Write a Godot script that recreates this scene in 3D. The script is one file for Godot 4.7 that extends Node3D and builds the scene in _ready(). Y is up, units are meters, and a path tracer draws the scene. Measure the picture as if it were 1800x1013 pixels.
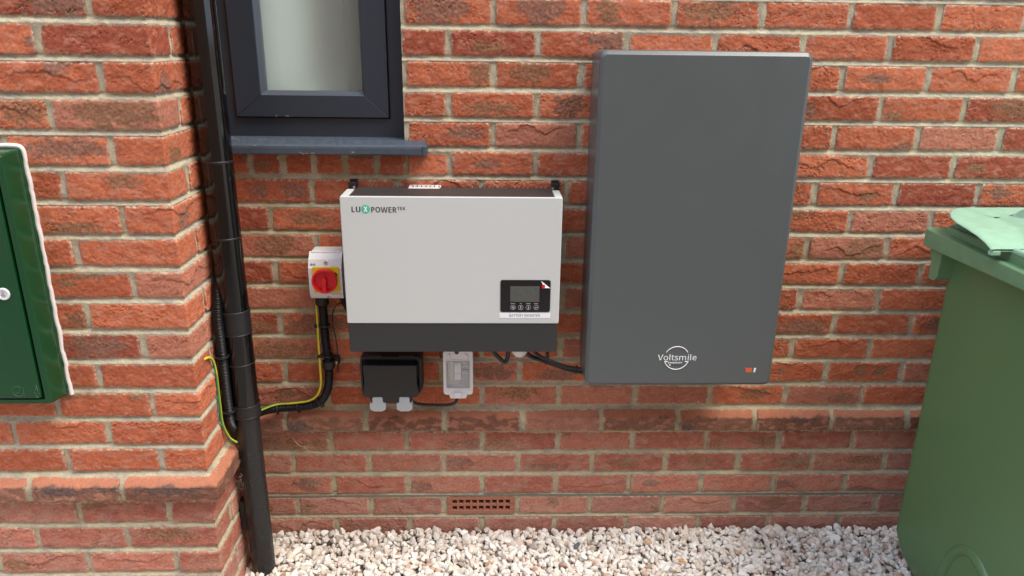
extends Node3D
# Brick house corner with a wall-mounted inverter and battery cabinet. Metres, y up, gravel surface at y = 0,
# face of the recessed wall at z = 0, face of the projecting wall at z = DP, its corner at x = XC.

const G := 0.0758          # height of one brick course
const Y0 := 1.49           # bed joint number 0
const XC := -0.80
const DP := 0.347
const FINE := true

var M := {}
var noise := FastNoiseLite.new()
var noise2 := FastNoiseLite.new()
var rng := RandomNumberGenerator.new()


# ---------------------------------------------------------------- mesh building
class Mb:
	var v := PackedVector3Array()
	var n := PackedVector3Array()
	var c := PackedColorArray()
	var i := PackedInt32Array()
	var colored := false

	func p(pos: Vector3, nor: Vector3, col := Color.WHITE) -> int:
		v.append(pos)
		n.append(nor)
		c.append(col)
		return v.size() - 1

	func tri(a: int, b: int, d: int) -> void:
		var g := (v[b] - v[a]).cross(v[d] - v[a])
		if g.dot(n[a] + n[b] + n[d]) > 0.0:
			i.append_array(PackedInt32Array([a, d, b]))
		else:
			i.append_array(PackedInt32Array([a, b, d]))

	func quad(a: int, b: int, d: int, e: int) -> void:
		tri(a, b, d)
		tri(a, d, e)

	func face(pts: Array, nor: Vector3, col := Color.WHITE) -> void:
		var k := v.size()
		for q in pts:
			p(q, nor, col)
		for j in range(1, pts.size() - 1):
			tri(k, k + j, k + j + 1)

	func mesh() -> ArrayMesh:
		var a := []
		a.resize(Mesh.ARRAY_MAX)
		a[Mesh.ARRAY_VERTEX] = v
		a[Mesh.ARRAY_NORMAL] = n
		if colored:
			a[Mesh.ARRAY_COLOR] = c
		a[Mesh.ARRAY_INDEX] = i
		var m := ArrayMesh.new()
		m.add_surface_from_arrays(Mesh.PRIMITIVE_TRIANGLES, a)
		return m


func lin(r: float, g: float, b: float) -> Color:
	return Color(r, g, b).linear_to_srgb()


func mat(r: float, g: float, b: float, rough := 0.6, metal := 0.0, spec := 0.5) -> StandardMaterial3D:
	var m := StandardMaterial3D.new()
	m.albedo_color = lin(r, g, b)
	m.roughness = rough
	m.metallic = metal
	m.metallic_specular = spec
	return m


func noise_tex(freq: float, kind: int, octaves: int, size := 512, ramp: Gradient = null, sd := 1) -> NoiseTexture2D:
	var f := FastNoiseLite.new()
	f.noise_type = kind
	f.frequency = freq
	f.fractal_octaves = octaves
	f.seed = sd
	var t := NoiseTexture2D.new()
	t.width = size
	t.height = size
	t.seamless = true
	t.noise = f
	if ramp:
		t.color_ramp = ramp
	return t


func ramp(cols: Array, offs: Array) -> Gradient:
	var g := Gradient.new()
	g.offsets = PackedFloat32Array(offs)
	g.colors = PackedColorArray(cols)
	return g


func relief(m: StandardMaterial3D, t: Texture2D, cm: float, scale: float) -> void:
	m.heightmap_enabled = true
	m.heightmap_texture = t
	m.heightmap_scale = cm
	m.uv1_triplanar = true
	m.uv1_scale = Vector3(scale, scale, scale)


func grain(m: StandardMaterial3D, t: Texture2D, scale: float) -> void:
	m.albedo_texture = t
	m.uv1_triplanar = true
	m.uv1_scale = Vector3(scale, scale, scale)


# ---------------------------------------------------------------- nodes
func part(called: String, b: Mb, m: Material, parent: Node3D) -> MeshInstance3D:
	return put(called, b.mesh(), m, parent)


func put(called: String, me: Mesh, m: Material, parent: Node3D) -> MeshInstance3D:
	var o := MeshInstance3D.new()
	o.name = called
	o.mesh = me
	o.material_override = m
	parent.add_child(o, true)
	return o


func numbered(called: String, parent: Node3D) -> String:
	if not parent.has_node(called):
		return called
	var k := 1
	while parent.has_node("%s_%03d" % [called, k]):
		k += 1
	return "%s_%03d" % [called, k]


func thing(called: String, label: String, category: String, at := Vector3.ZERO, group := "") -> Node3D:
	var o := Node3D.new()
	o.name = numbered(called, self)
	add_child(o)
	o.position = at
	return tag(o, label, category, group)


func tag(o: Node3D, label: String, category: String, group := "") -> Node3D:
	o.set_meta("label", label)
	o.set_meta("category", category)
	if group != "":
		o.set_meta("group", group)
	return o


# ---------------------------------------------------------------- shapes
# an outline is [points, normals], anticlockwise seen from +z
func rrect(x0: float, y0: float, x1: float, y1: float, r: float, seg := 6) -> Array:
	return round_poly([Vector2(x0, y0), Vector2(x1, y0), Vector2(x1, y1), Vector2(x0, y1)], r, seg)


func round_poly(pts: Array, r, seg := 5) -> Array:
	var p := PackedVector2Array()
	var n := PackedVector2Array()
	var k := pts.size()
	for a in k:
		var q: Vector2 = pts[a]
		var d0: Vector2 = (q - pts[(a + k - 1) % k])
		var d1: Vector2 = (pts[(a + 1) % k] - q)
		var l0 := d0.length()
		var l1 := d1.length()
		d0 /= l0
		d1 /= l1
		var n0 := Vector2(d0.y, -d0.x)
		var n1 := Vector2(d1.y, -d1.x)
		var turn := d0.angle_to(d1)
		var rr: float = r[a] if r is Array else r
		var cut := minf(absf(tan(turn / 2.0)) * rr, minf(l0, l1) * 0.48)
		if absf(turn) < 0.02 or cut < 1e-5:
			p.append(q)
			n.append(n0)
			p.append(q)
			n.append(n1)
			continue
		rr = cut / absf(tan(turn / 2.0))
		var s := signf(turn)
		var centre := q - d0 * cut - n0 * rr * s
		for j in seg + 1:
			var nn := n0.rotated(turn * j / seg)
			p.append(centre + nn * rr * s)
			n.append(nn)
	return [p, n]


func circle(x: float, y: float, r: float, seg := 28) -> Array:
	var p := PackedVector2Array()
	var n := PackedVector2Array()
	for j in seg:
		var a := TAU * j / seg
		n.append(Vector2(cos(a), sin(a)))
		p.append(Vector2(x, y) + n[j] * r)
	return [p, n]


# a plate from z0 to z1 with a rounded (steps > 1) or chamfered front edge
func slab(b: Mb, o: Array, z0: float, z1: float, bev := 0.002, steps := 3, cap_back := true, col := Color.WHITE) -> void:
	var p: PackedVector2Array = o[0]
	var n: PackedVector2Array = o[1]
	var k := p.size()
	var rows := []
	rows.append([0.0, z0, 0.0])
	if bev > 0.0:
		for j in steps + 1:
			var a := PI / 2 * j / steps
			rows.append([bev * (1.0 - cos(a)), z1 - bev + bev * sin(a), a])
	else:
		rows.append([0.0, z1, 0.0])
	var first := b.v.size()
	for row in rows:
		for j in k:
			var q: Vector2 = p[j] - n[j] * row[0]
			b.p(Vector3(q.x, q.y, row[1]), Vector3(n[j].x * cos(row[2]), n[j].y * cos(row[2]), sin(row[2])), col)
	for a in rows.size() - 1:
		for j in k:
			var j1 := (j + 1) % k
			b.quad(first + a * k + j, first + a * k + j1, first + (a + 1) * k + j1, first + (a + 1) * k + j)
	var inner := PackedVector2Array()
	for j in k:
		inner.append(p[j] - n[j] * (bev if bev > 0.0 else 0.0))
	cap(b, inner, z1, 1.0, col)
	if cap_back:
		cap(b, p, z0, -1.0, col)


# a plate with a straight chamfer of its own flat face
func slab_chamfer(b: Mb, o: Array, z0: float, z1: float, bev: float, soft := 0.0015) -> void:
	var p: PackedVector2Array = o[0]
	var n: PackedVector2Array = o[1]
	var k := p.size()
	var first := b.v.size()
	var a1 := PI / 4
	var rows := [[0.0, z0, 0.0], [0.0, z1 - bev - soft, 0.0], [soft * 0.7, z1 - bev + soft * 0.7, a1], [bev - soft * 0.7, z1 - soft * 0.7, a1], [bev + soft, z1, PI / 2]]
	for row in rows:
		for j in k:
			var q: Vector2 = p[j] - n[j] * row[0]
			b.p(Vector3(q.x, q.y, row[1]), Vector3(n[j].x * cos(row[2]), n[j].y * cos(row[2]), sin(row[2])))
	for a in rows.size() - 1:
		for j in k:
			var j1 := (j + 1) % k
			b.quad(first + a * k + j, first + a * k + j1, first + (a + 1) * k + j1, first + (a + 1) * k + j)
	var inner := PackedVector2Array()
	for j in k:
		inner.append(p[j] - n[j] * (bev + soft))
	cap(b, inner, z1, 1.0)
	cap(b, p, z0, -1.0)


func cap(b: Mb, poly: PackedVector2Array, z: float, up: float, col := Color.WHITE) -> void:
	var clean := PackedVector2Array()
	for q in poly:
		if clean.is_empty() or (clean[clean.size() - 1].distance_to(q) > 1e-6 and clean[0].distance_to(q) > 1e-6):
			clean.append(q)
	var t := Geometry2D.triangulate_polygon(clean)
	var k := b.v.size()
	for q in clean:
		b.p(Vector3(q.x, q.y, z), Vector3(0, 0, up), col)
	for j in range(0, t.size(), 3):
		b.tri(k + t[j], k + t[j + 1], k + t[j + 2])


# a ring-shaped plate between two outlines of equal length
func frame(b: Mb, outer: Array, inner: Array, z0: float, z1: float) -> void:
	var k: int = outer[0].size()
	for j in k:
		var j1 := (j + 1) % k
		var a: Vector2 = outer[0][j]
		var d: Vector2 = outer[0][j1]
		var e: Vector2 = inner[0][j]
		var f: Vector2 = inner[0][j1]
		b.face([Vector3(a.x, a.y, z1), Vector3(d.x, d.y, z1), Vector3(f.x, f.y, z1), Vector3(e.x, e.y, z1)], Vector3(0, 0, 1))
		if a.distance_to(d) > 1e-6:
			var m1: Vector2 = (d - a).normalized()
			b.face([Vector3(a.x, a.y, z0), Vector3(d.x, d.y, z0), Vector3(d.x, d.y, z1), Vector3(a.x, a.y, z1)], Vector3(m1.y, -m1.x, 0))
		if e.distance_to(f) > 1e-6:
			var m2: Vector2 = (f - e).normalized()
			b.face([Vector3(e.x, e.y, z0), Vector3(f.x, f.y, z0), Vector3(f.x, f.y, z1), Vector3(e.x, e.y, z1)], Vector3(-m2.y, m2.x, 0))


func box(b: Mb, lo: Vector3, hi: Vector3, bev := 0.0015) -> void:
	bev = minf(bev, 0.45 * minf(hi.x - lo.x, hi.y - lo.y))
	slab(b, rrect(lo.x, lo.y, hi.x, hi.y, bev, 2), lo.z, hi.z, minf(bev, (hi.z - lo.z) * 0.45), 2)


func spline(pts: Array, step: float) -> Array:
	var c := Curve3D.new()
	c.bake_interval = 0.002
	for k in pts.size():
		var a: Vector3 = pts[maxi(k - 1, 0)]
		var d: Vector3 = pts[mini(k + 1, pts.size() - 1)]
		var t: Vector3 = (d - a)
		var li: float = (pts[k] - a).length() / 3.0
		var lo: float = (d - pts[k]).length() / 3.0
		t = t.normalized()
		c.add_point(pts[k], -t * li, t * lo)
	var out := []
	var n := maxi(2, int(c.get_baked_length() / step))
	for k in n + 1:
		out.append(c.sample_baked(c.get_baked_length() * k / n, true))
	return out


# tube along points; corrugation (pitch, depth) modulates the radius
func tube(b: Mb, path: Array, r: float, sides := 12, pitch := 0.0, deep := 0.0, col_of = null) -> void:
	var k := path.size()
	var up := Vector3(0.13, 0.21, 0.97)
	var first := b.v.size()
	var run := 0.0
	for a in k:
		var t: Vector3 = (path[mini(a + 1, k - 1)] - path[maxi(a - 1, 0)]).normalized()
		var x := (up - t * up.dot(t)).normalized()
		up = x
		var y := t.cross(x)
		if a > 0:
			run += (path[a] - path[a - 1]).length()
		var rr := r
		var slope := 0.0
		if pitch > 0.0:
			var ph := TAU * run / pitch
			rr += deep * clampf(cos(ph) * 1.6, -1, 1)
			slope = deep * TAU / pitch * sin(ph)
		for s in sides:
			var ang := TAU * s / sides
			var d := x * cos(ang) + y * sin(ang)
			b.p(path[a] + d * rr, (d + t * slope).normalized(), col_of.call(ang, run) if col_of != null else Color.WHITE)
	for a in k - 1:
		for s in sides:
			var s1 := (s + 1) % sides
			b.quad(first + a * sides + s, first + a * sides + s1, first + (a + 1) * sides + s1, first + (a + 1) * sides + s)
	for e in [0, k - 1]:
		var t: Vector3 = (path[1] - path[0]).normalized() * -1.0 if e == 0 else (path[k - 1] - path[k - 2]).normalized()
		var m := b.v.size()
		for s in sides:
			b.p(b.v[first + e * sides + s], t, b.c[first + e * sides + s])
		for s in range(1, sides - 1):
			b.tri(m, m + s, m + s + 1)


func lathe(b: Mb, at: Vector3, axis: Vector3, prof: Array, sides := 32) -> void:
	# prof: [radius, along] pairs; sharp creases where the profile turns
	var x := axis.cross(Vector3(0.31, 0.87, 0.37)).normalized()
	var y := axis.cross(x)
	for a in prof.size() - 1:
		var p0: Vector2 = prof[a]
		var p1: Vector2 = prof[a + 1]
		var d := (p1 - p0).normalized()
		var nr := Vector2(d.y, -d.x)
		var first := b.v.size()
		for s in sides:
			var ang := TAU * s / sides
			var dir := x * cos(ang) + y * sin(ang)
			var nn := (dir * nr.x + axis * nr.y).normalized()
			b.p(at + dir * p0.x + axis * p0.y, nn)
			b.p(at + dir * p1.x + axis * p1.y, nn)
		for s in sides:
			var s1 := (s + 1) % sides
			b.quad(first + s * 2, first + s1 * 2, first + s1 * 2 + 1, first + s * 2 + 1)


func letters(called: String, s: String, x0: float, x1: float, y: float, h: float, z: float, m: Material, parent: Node3D, face_name := "Droid Sans", bold := true, deep := 0.0004) -> MeshInstance3D:
	var f := SystemFont.new()
	f.font_names = PackedStringArray([face_name])
	f.font_weight = 700 if bold else 400
	var t := TextMesh.new()
	t.text = s
	t.font = f
	t.font_size = 64
	t.pixel_size = 0.01
	t.depth = 0.01
	t.curve_step = 1.5
	t.horizontal_alignment = HORIZONTAL_ALIGNMENT_LEFT
	var bb := t.get_aabb()
	var o := put(called, t, m, parent)
	var sx := (x1 - x0) / maxf(bb.size.x, 1e-4)
	var sy := h / maxf(bb.size.y, 1e-4)
	o.scale = Vector3(sx, sy, deep / 0.01)
	o.position = Vector3(x0 - bb.position.x * sx, y - bb.position.y * sy, z)
	return o


# ---------------------------------------------------------------- brickwork
# Where on the wall a run length s lies: wall 0 is the recessed wall (s = x), wall 1 the projecting one (s = 0 at its corner, then round it)
func on_wall(w: int, s: float, y: float, h: float) -> Vector3:
	if w == 0:
		return Vector3(s, y, h)
	var r := 0.004
	if h > 0.006:
		if s <= 0.0:
			return Vector3(XC + s + h * clampf(1.0 + s / 0.03, 0.0, 1.0), y, DP + h)
		return Vector3(XC + h, y, DP - s + h * clampf(1.0 - s / 0.03, 0.0, 1.0))
	if s <= -r:
		return Vector3(XC + s, y, DP + h)
	if s >= r:
		return Vector3(XC + h, y, DP - s)
	var a := (s + r) / (2.0 * r) * PI / 2
	return Vector3(XC - r + sin(a) * (r + h), y, DP - r + cos(a) * (r + h))


func out_of(w: int, s: float) -> Vector3:
	if w == 0 or s <= -0.004:
		return Vector3(0, 0, 1)
	return Vector3(1, 0, 0) if s >= 0.004 else Vector3(0.707, 0, 0.707)


func ledge_rise(y: float) -> float:
	# how far the drip course (row 14) stands proud at height y
	var top := Y0 - 14.0 * G
	if y > top or y < top - G + 0.004:
		return 0.0
	return 0.025 * clampf((top - 0.003 - y) / 0.022, 0.0, 1.0)


const KISS_0 := [-0.232, 1.533, 0.07, 0.04, 0.023, 1.543, 0.055, 0.052, 0.205, 1.462, 0.075, 0.021, -0.119, 1.381, 0.039, 0.029, 0.005, 1.382, 0.05, 0.029, 0.103, 1.302, 0.041, 0.029, -0.104, 1.293, 0.078, 0.015, 0.452, 1.535, 0.078, 0.023, 0.961, 1.281, 0.022, 0.019, 0.907, 1.375, 0.047, 0.013, 1.285, 1.306, 0.062, 0.029, -0.164, 1.227, 0.05, 0.019, 0.731, 1.02, 0.056, 0.016, 0.931, 1.068, 0.031, 0.015, 0.953, 0.92, 0.075, 0.029, 0.76, 0.919, 0.028, 0.029, 0.801, 0.685, 0.075, 0.021, 1.209, 0.694, 0.047, 0.023, 0.999, 0.544, 0.019, 0.018, 1.054, 0.544, 0.022, 0.018, 0.761, 0.544, 0.014, 0.011, 0.693, 0.475, 0.047, 0.019, 0.953, 0.456, 0.039, 0.015, -0.717, 1.073, 0.031, 0.019, -0.62, 1.069, 0.037, 0.023, -0.587, 0.996, 0.059, 0.019, -0.685, 0.927, 0.056, 0.029, -0.586, 0.688, 0.103, 0.032, -0.705, 0.609, 0.109, 0.027, -0.799, 0.477, 0.019, 0.023, -0.692, 0.474, 0.028, 0.016, -0.089, 0.541, 0.066, 0.023, 0.089, 0.532, 0.059, 0.019, -0.015, 0.476, 0.053, 0.023, -0.613, 0.307, 0.047, 0.016, -0.732, 0.302, 0.094, 0.021, -0.119, 0.305, 0.109, 0.018, 0.582, 0.303, 0.044, 0.016, 0.747, 0.31, 0.062, 0.015, 0.553, 0.24, 0.044, 0.018, 0.836, 0.238, 0.056, 0.021, 1.057, 0.245, 0.053, 0.015, 0.072, 0.226, 0.07, 0.011, -0.206, 0.237, 0.062, 0.019, 0.316, 0.235, 0.047, 0.018, 0.802, 0.157, 0.053, 0.018, 1.039, 0.139, 0.062, 0.011, -0.32, 0.157, 0.047, 0.018, 0.194, 1.532, 0.031, 0.032]
const KISS_1 := [-0.175, 1.517, 0.076, 0.018, -0.283, 1.307, 0.048, 0.029, -0.089, 1.305, 0.101, 0.032, -0.209, 1.228, 0.099, 0.021, -0.221, 1.056, 0.066, 0.012, -0.225, 0.772, 0.078, 0.026, -0.1, 1.16, 0.038, 0.016, -0.263, 0.927, 0.028, 0.013, -0.203, 0.944, 0.038, 0.013, -0.145, 0.648, 0.025, 0.018, -0.306, 0.644, 0.063, 0.012, -0.229, 0.408, 0.076, 0.018, -0.097, 0.399, 0.076, 0.018, -0.118, 0.247, 0.076, 0.018, -0.364, 0.393, 0.063, 0.016, -0.234, 1.444, 0.018, 0.021, 0.04, 1.36, 0.03, 0.03, 0.05, 1.21, 0.035, 0.02, 0.05, 1.07, 0.03, 0.022]


func mix(a: Color, b: Color, t: float) -> Color:
	return a.lerp(b, clampf(t, 0.0, 1.0))


func fbm(s: float, t: float) -> float:
	return noise.get_noise_2d(s, t)


# One brick: a gridded face with drag creases, an uneven outline and returned sides; row says where in the wall it lies
func brick(w: int, row: int, s0: float, s1: float, y0: float, y1: float, fine: bool, into: Mb = null) -> Mb:
	var b := into if into else Mb.new()
	b.colored = true
	var ns := maxi(6, int((s1 - s0) / (0.0025 if fine else 0.016)))
	var nt := 29 if fine else 6
	var seed_a := rng.randf() * 90.0
	var creased := pow(rng.randf(), 1.3) * 0.95 + 0.05 if row != 14 else 0.10
	if row >= 15:
		creased = creased * 0.6 + 0.25
	var fold := 1.0 if rng.randf() < 0.24 and row != 14 and s1 - s0 > 0.15 else 0.0
	var fold_at := rng.randf_range(0.3, 0.75)
	var fold_bow := rng.randf_range(-0.25, 0.35)
	var proud := rng.randf_range(-0.0014, 0.0012)
	var lean := rng.randf_range(-0.0016, 0.0016)
	var nod := rng.randf_range(-0.0012, 0.0012)
	var corner := [rng.randf_range(0.002, 0.009), rng.randf_range(0.002, 0.009)]
	# body colour of this brick
	var red := Color(0.50, 0.150, 0.077)
	if row == 14:
		red = Color(0.235, 0.115, 0.078)
	elif row >= 18:
		red = Color(0.46, 0.22, 0.172)
	elif row >= 15:
		red = Color(0.46, 0.175, 0.122)
	var tone := rng.randf_range(-0.20, 0.16)
	red = Color(red.r * (1.0 + tone), red.g * (1.0 + tone * 1.3), red.b * (1.0 + tone * 1.3))
	var kind := rng.randf()
	if kind < 0.15 and row < 14:
		red = mix(red, Color(0.31, 0.080, 0.05), 0.8)
	elif kind < 0.24:
		red = mix(red, Color(0.46, 0.205, 0.145), 0.65)
	var brown := Color(0.27, 0.145, 0.082)
	if rng.randf() < 0.4:
		brown = Color(0.245, 0.135, 0.098)
	if row == 14:
		brown = Color(0.135, 0.095, 0.085)
	var pale := Color(0.52, 0.235, 0.155)
	var lime := Color(0.60, 0.53, 0.40)
	var kiss: Array = []
	var all: Array = KISS_0 if w == 0 else KISS_1
	for k in range(0, all.size(), 4):
		if all[k] > s0 - 0.02 and all[k] < s1 + 0.02 and all[k + 1] > y0 and all[k + 1] < y1:
			kiss.append([all[k], all[k + 1], all[k + 2], all[k + 3]])
	if kiss.is_empty() and rng.randf() < (0.55 if row == 14 else 0.22):
		kiss.append([rng.randf_range(s0, s1), rng.randf_range(y0, y1), rng.randf_range(0.015, 0.05), rng.randf_range(0.01, 0.025)])
	var veil := rng.randf_range(-0.25, 0.35)
	var first := b.v.size()
	var pos := PackedVector3Array()
	pos.resize((ns + 1) * (nt + 1))
	for j in nt + 1:
		var v := float(j) / nt
		var jag0 := fbm(seed_a + 7.0, v * 5.0) * 0.0022
		var jag1 := fbm(seed_a + 13.0, v * 5.0) * 0.0022
		var curl := 0.0
		for a in ns + 1:
			var u := float(a) / ns
			var s := lerpf(s0 + jag0, s1 + jag1, u)
			# round off the corners of the outline and fray the long edges
			var ds := minf(s - s0, s1 - s)
			var rc: float = corner[0] if s - s0 < s1 - s else corner[1]
			curl = 0.0
			if ds < rc and not (w == 1 and absf(s) < 0.02):
				curl = rc - sqrt(maxf(0.0, rc * rc - (rc - ds) * (rc - ds)))
			var fray_b := fbm(s * 55.0, seed_a + 31.0) * 0.0016 + curl * 0.6
			var fray_t := fbm(s * 55.0, seed_a + 47.0) * 0.0018 - curl
			var y := lerpf(y0 + fray_b, y1 + fray_t, v)
			var edge := minf(minf(s - s0 if not (w == 1 and absf(s0) < 0.02) else 1.0, s1 - s), minf(y - y0, y1 - y))
			var h := proud + lean * (u - 0.5) * 2.0 + nod * (v - 0.5) * 2.0
			h += fbm(s * 14.0 + seed_a, y * 20.0) * 0.0012 + fbm(s * 60.0, y * 70.0 + seed_a) * 0.0007
			if fine:
				var wx := noise2.get_noise_2d(s * 16.0 + seed_a, y * 22.0) * 1.5
				var c1 := 1.0 - absf(fbm(s * 15.0 + wx * 0.8 + seed_a * 3.0, y * 62.0 + wx * 1.6))
				var c2 := 1.0 - absf(noise2.get_noise_2d(s * 42.0 + wx + seed_a, y * 120.0 + wx * 1.7))
				var where := smoothstep(-0.25, 0.4, noise2.get_noise_2d(s * 13.0 + seed_a * 2.0, y * 20.0))
				h -= creased * where * (0.0038 * smoothstep(0.925, 1.0, c1) + 0.0015 * smoothstep(0.90, 1.0, c2))
				h += creased * where * 0.0010 * fbm(s * 30.0 + wx, y * 85.0 + wx * 2.0)
				if fold > 0.0:
					var line := fold_at + fold_bow * sin(u * PI) + noise2.get_noise_2d(s * 9.0 + seed_a, 3.0) * 0.26 + noise2.get_noise_2d(s * 40.0 + seed_a, 5.0) * 0.05
					var dv := v - line
					var fade := sin(clampf(u * 1.05 - 0.02, 0.0, 1.0) * PI)
					h += (0.0024 * smoothstep(0.0, 0.035, dv) * (1.0 - smoothstep(0.05, 0.45, dv)) - 0.0012 * exp(-pow(dv / 0.03, 2.0))) * fade
			h -= 0.0022 * exp(-maxf(edge, 0.0) / 0.0022)
			if row == 14:
				h += ledge_rise(y)
			pos[j * (ns + 1) + a] = on_wall(w, s, y, h)
			# colour: clay, burnt kiss marks, pale skin, smeared lime along the edges
			var n1 := fbm(s * 22.0, y * 26.0 + seed_a)
			var n2 := noise2.get_noise_2d(s * 90.0, y * 110.0)
			var col := Color(red.r * (1.0 + 0.12 * n1 + 0.09 * n2), red.g * (1.0 + 0.16 * n1 + 0.11 * n2), red.b * (1.0 + 0.16 * n1 + 0.11 * n2))
			col = mix(col, pale, smoothstep(0.18, 0.6, fbm(s * 18.0 + 40.0, y * 34.0 + seed_a) + veil * 0.5) * 0.5)
			for q in kiss:
				var e := pow((s - q[0]) / q[2], 2.0) + pow((y - q[1]) / q[3], 2.0)
				e += 0.9 * fbm(s * 26.0, y * 40.0) + 0.25 * n2
				col = mix(col, Color(brown.r * (1.0 + 0.25 * n2), brown.g * (1.0 + 0.25 * n2), brown.b * (1.0 + 0.25 * n2)), (1.0 - smoothstep(0.55, 1.25, e)) * 0.82)
			var smear := smoothstep(0.0045, 0.0, edge + 0.0035 * n2) * smoothstep(-0.5, 0.3, fbm(s * 40.0, y * 30.0 + 9.0))
			col = mix(col, lime, smear * (0.75 if y > (y0 + y1) * 0.5 else 0.45))
			if row >= 15:
				col = mix(col, Color(0.42, 0.33, 0.25), 0.25 * smoothstep(-0.1, 0.6, fbm(s * 9.0 + 3.0, y * 14.0)))
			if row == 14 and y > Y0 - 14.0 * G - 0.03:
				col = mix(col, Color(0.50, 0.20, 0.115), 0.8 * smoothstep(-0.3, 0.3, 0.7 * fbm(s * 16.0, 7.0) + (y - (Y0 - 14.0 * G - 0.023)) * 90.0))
			b.p(pos[j * (ns + 1) + a], Vector3.ZERO, col)
	for j in nt + 1:
		for a in ns + 1:
			var l := pos[j * (ns + 1) + maxi(a - 1, 0)]
			var r := pos[j * (ns + 1) + mini(a + 1, ns)]
			var d := pos[maxi(j - 1, 0) * (ns + 1) + a]
			var t := pos[mini(j + 1, nt) * (ns + 1) + a]
			b.n[first + j * (ns + 1) + a] = (r - l).cross(t - d).normalized()
	for j in nt:
		for a in ns:
			var k := first + j * (ns + 1) + a
			b.i.append_array(PackedInt32Array([k, k + ns + 2, k + 1, k, k + ns + 1, k + ns + 2]))
	# sides that run back into the mortar
	var ring := PackedInt32Array()
	for a in ns + 1:
		ring.append(a)
	for j in range(1, nt + 1):
		ring.append(j * (ns + 1) + ns)
	for a in range(ns - 1, -1, -1):
		ring.append(nt * (ns + 1) + a)
	for j in range(nt - 1, 0, -1):
		ring.append(j * (ns + 1))
	var m := b.v.size()
	for k in ring.size():
		var q := ring[k]
		var a := q % (ns + 1)
		var s := lerpf(s0, s1, float(a) / ns)
		var o := out_of(w, s)
		var tangent := pos[ring[(k + 1) % ring.size()]] - pos[ring[(k + ring.size() - 1) % ring.size()]]
		var nn := tangent.cross(o).normalized()
		b.p(pos[q], nn, b.c[first + q])
		b.p(pos[q] - o * 0.012, nn, b.c[first + q])
	for k in ring.size():
		var k1 := (k + 1) % ring.size()
		b.quad(m + k * 2, m + k1 * 2, m + k1 * 2 + 1, m + k * 2 + 1)
	return b


func mortar(w: int, sa: float, sb: float, row_a: int, row_b: int, step: float, open) -> Mb:
	var b := Mb.new()
	b.colored = true
	var ys := PackedFloat32Array()
	for row in range(row_a, row_b + 1):
		var top := Y0 - row * G
		for d in [0.0083, 0.005, 0.002, -0.001, -0.004, -0.0065, -0.0085, -0.018, -0.029, -0.041, -0.053, -0.064]:
			ys.append(top + d)
	var ss := PackedFloat32Array()
	var s := sa
	while s < sb + 1e-6:
		ss.append(s)
		if w == 1 and s < -0.005 and s + step > -0.005:
			ss.append_array(PackedFloat32Array([-0.004, -0.001, 0.001, 0.004]))
			s = 0.004
		s += step
	var nk := ss.size()
	for y in ys:
		var f := fposmod(Y0 - y + 0.0084, G) - 0.0084   # below the middle of the bed joint above
		for x in ss:
			var h := -0.0042 + 0.0016 * fbm(x * 45.0, y * 60.0) + 0.0008 * noise2.get_noise_2d(x * 150.0, y * 150.0)
			if absf(f) < 0.0085:
				h = lerpf(-0.0068, -0.0014, smoothstep(-0.004, 0.0068, f)) + 0.0011 * fbm(x * 30.0, y * 40.0) + 0.0007 * noise2.get_noise_2d(x * 130.0, y * 130.0)
			h += ledge_rise(y) * 0.93
			var n1 := fbm(x * 12.0, y * 15.0)
			var n2 := noise2.get_noise_2d(x * 120.0, y * 120.0)
			var col := Color(0.50, 0.44, 0.32)
			if y < Y0 - 14.0 * G:
				col = Color(0.46, 0.40, 0.28)
			var k := 1.0 + 0.18 * n1 + 0.14 * n2
			col = Color(col.r * k, col.g * k, col.b * k * (1.0 - 0.1 * n1))
			if w == 0 and x < -0.2 and y < 1.2 and y > 0.3:
				col = mix(col, Color(0.31, 0.265, 0.13), 0.55 * smoothstep(-0.3, 0.3, fbm(x * 6.0, y * 6.0)))
			b.p(on_wall(w, x, y, h), Vector3.ZERO, col)
	var rows := ys.size()
	for j in rows:
		for a in nk:
			var l := b.v[j * nk + maxi(a - 1, 0)]
			var r := b.v[j * nk + mini(a + 1, nk - 1)]
			var up := b.v[maxi(j - 1, 0) * nk + a]
			var dn := b.v[mini(j + 1, rows - 1) * nk + a]
			b.n[j * nk + a] = (r - l).cross(up - dn).normalized()
	for j in rows - 1:
		for a in nk - 1:
			if open != null and open.call(ss[a], ys[j + 1]):
				continue
			var k := j * nk + a
			b.i.append_array(PackedInt32Array([k, k + 1, k + nk + 1, k, k + nk + 1, k + nk]))
	return b


const OPEN_X := -0.323
const OPEN_Y := 1.187


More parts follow.
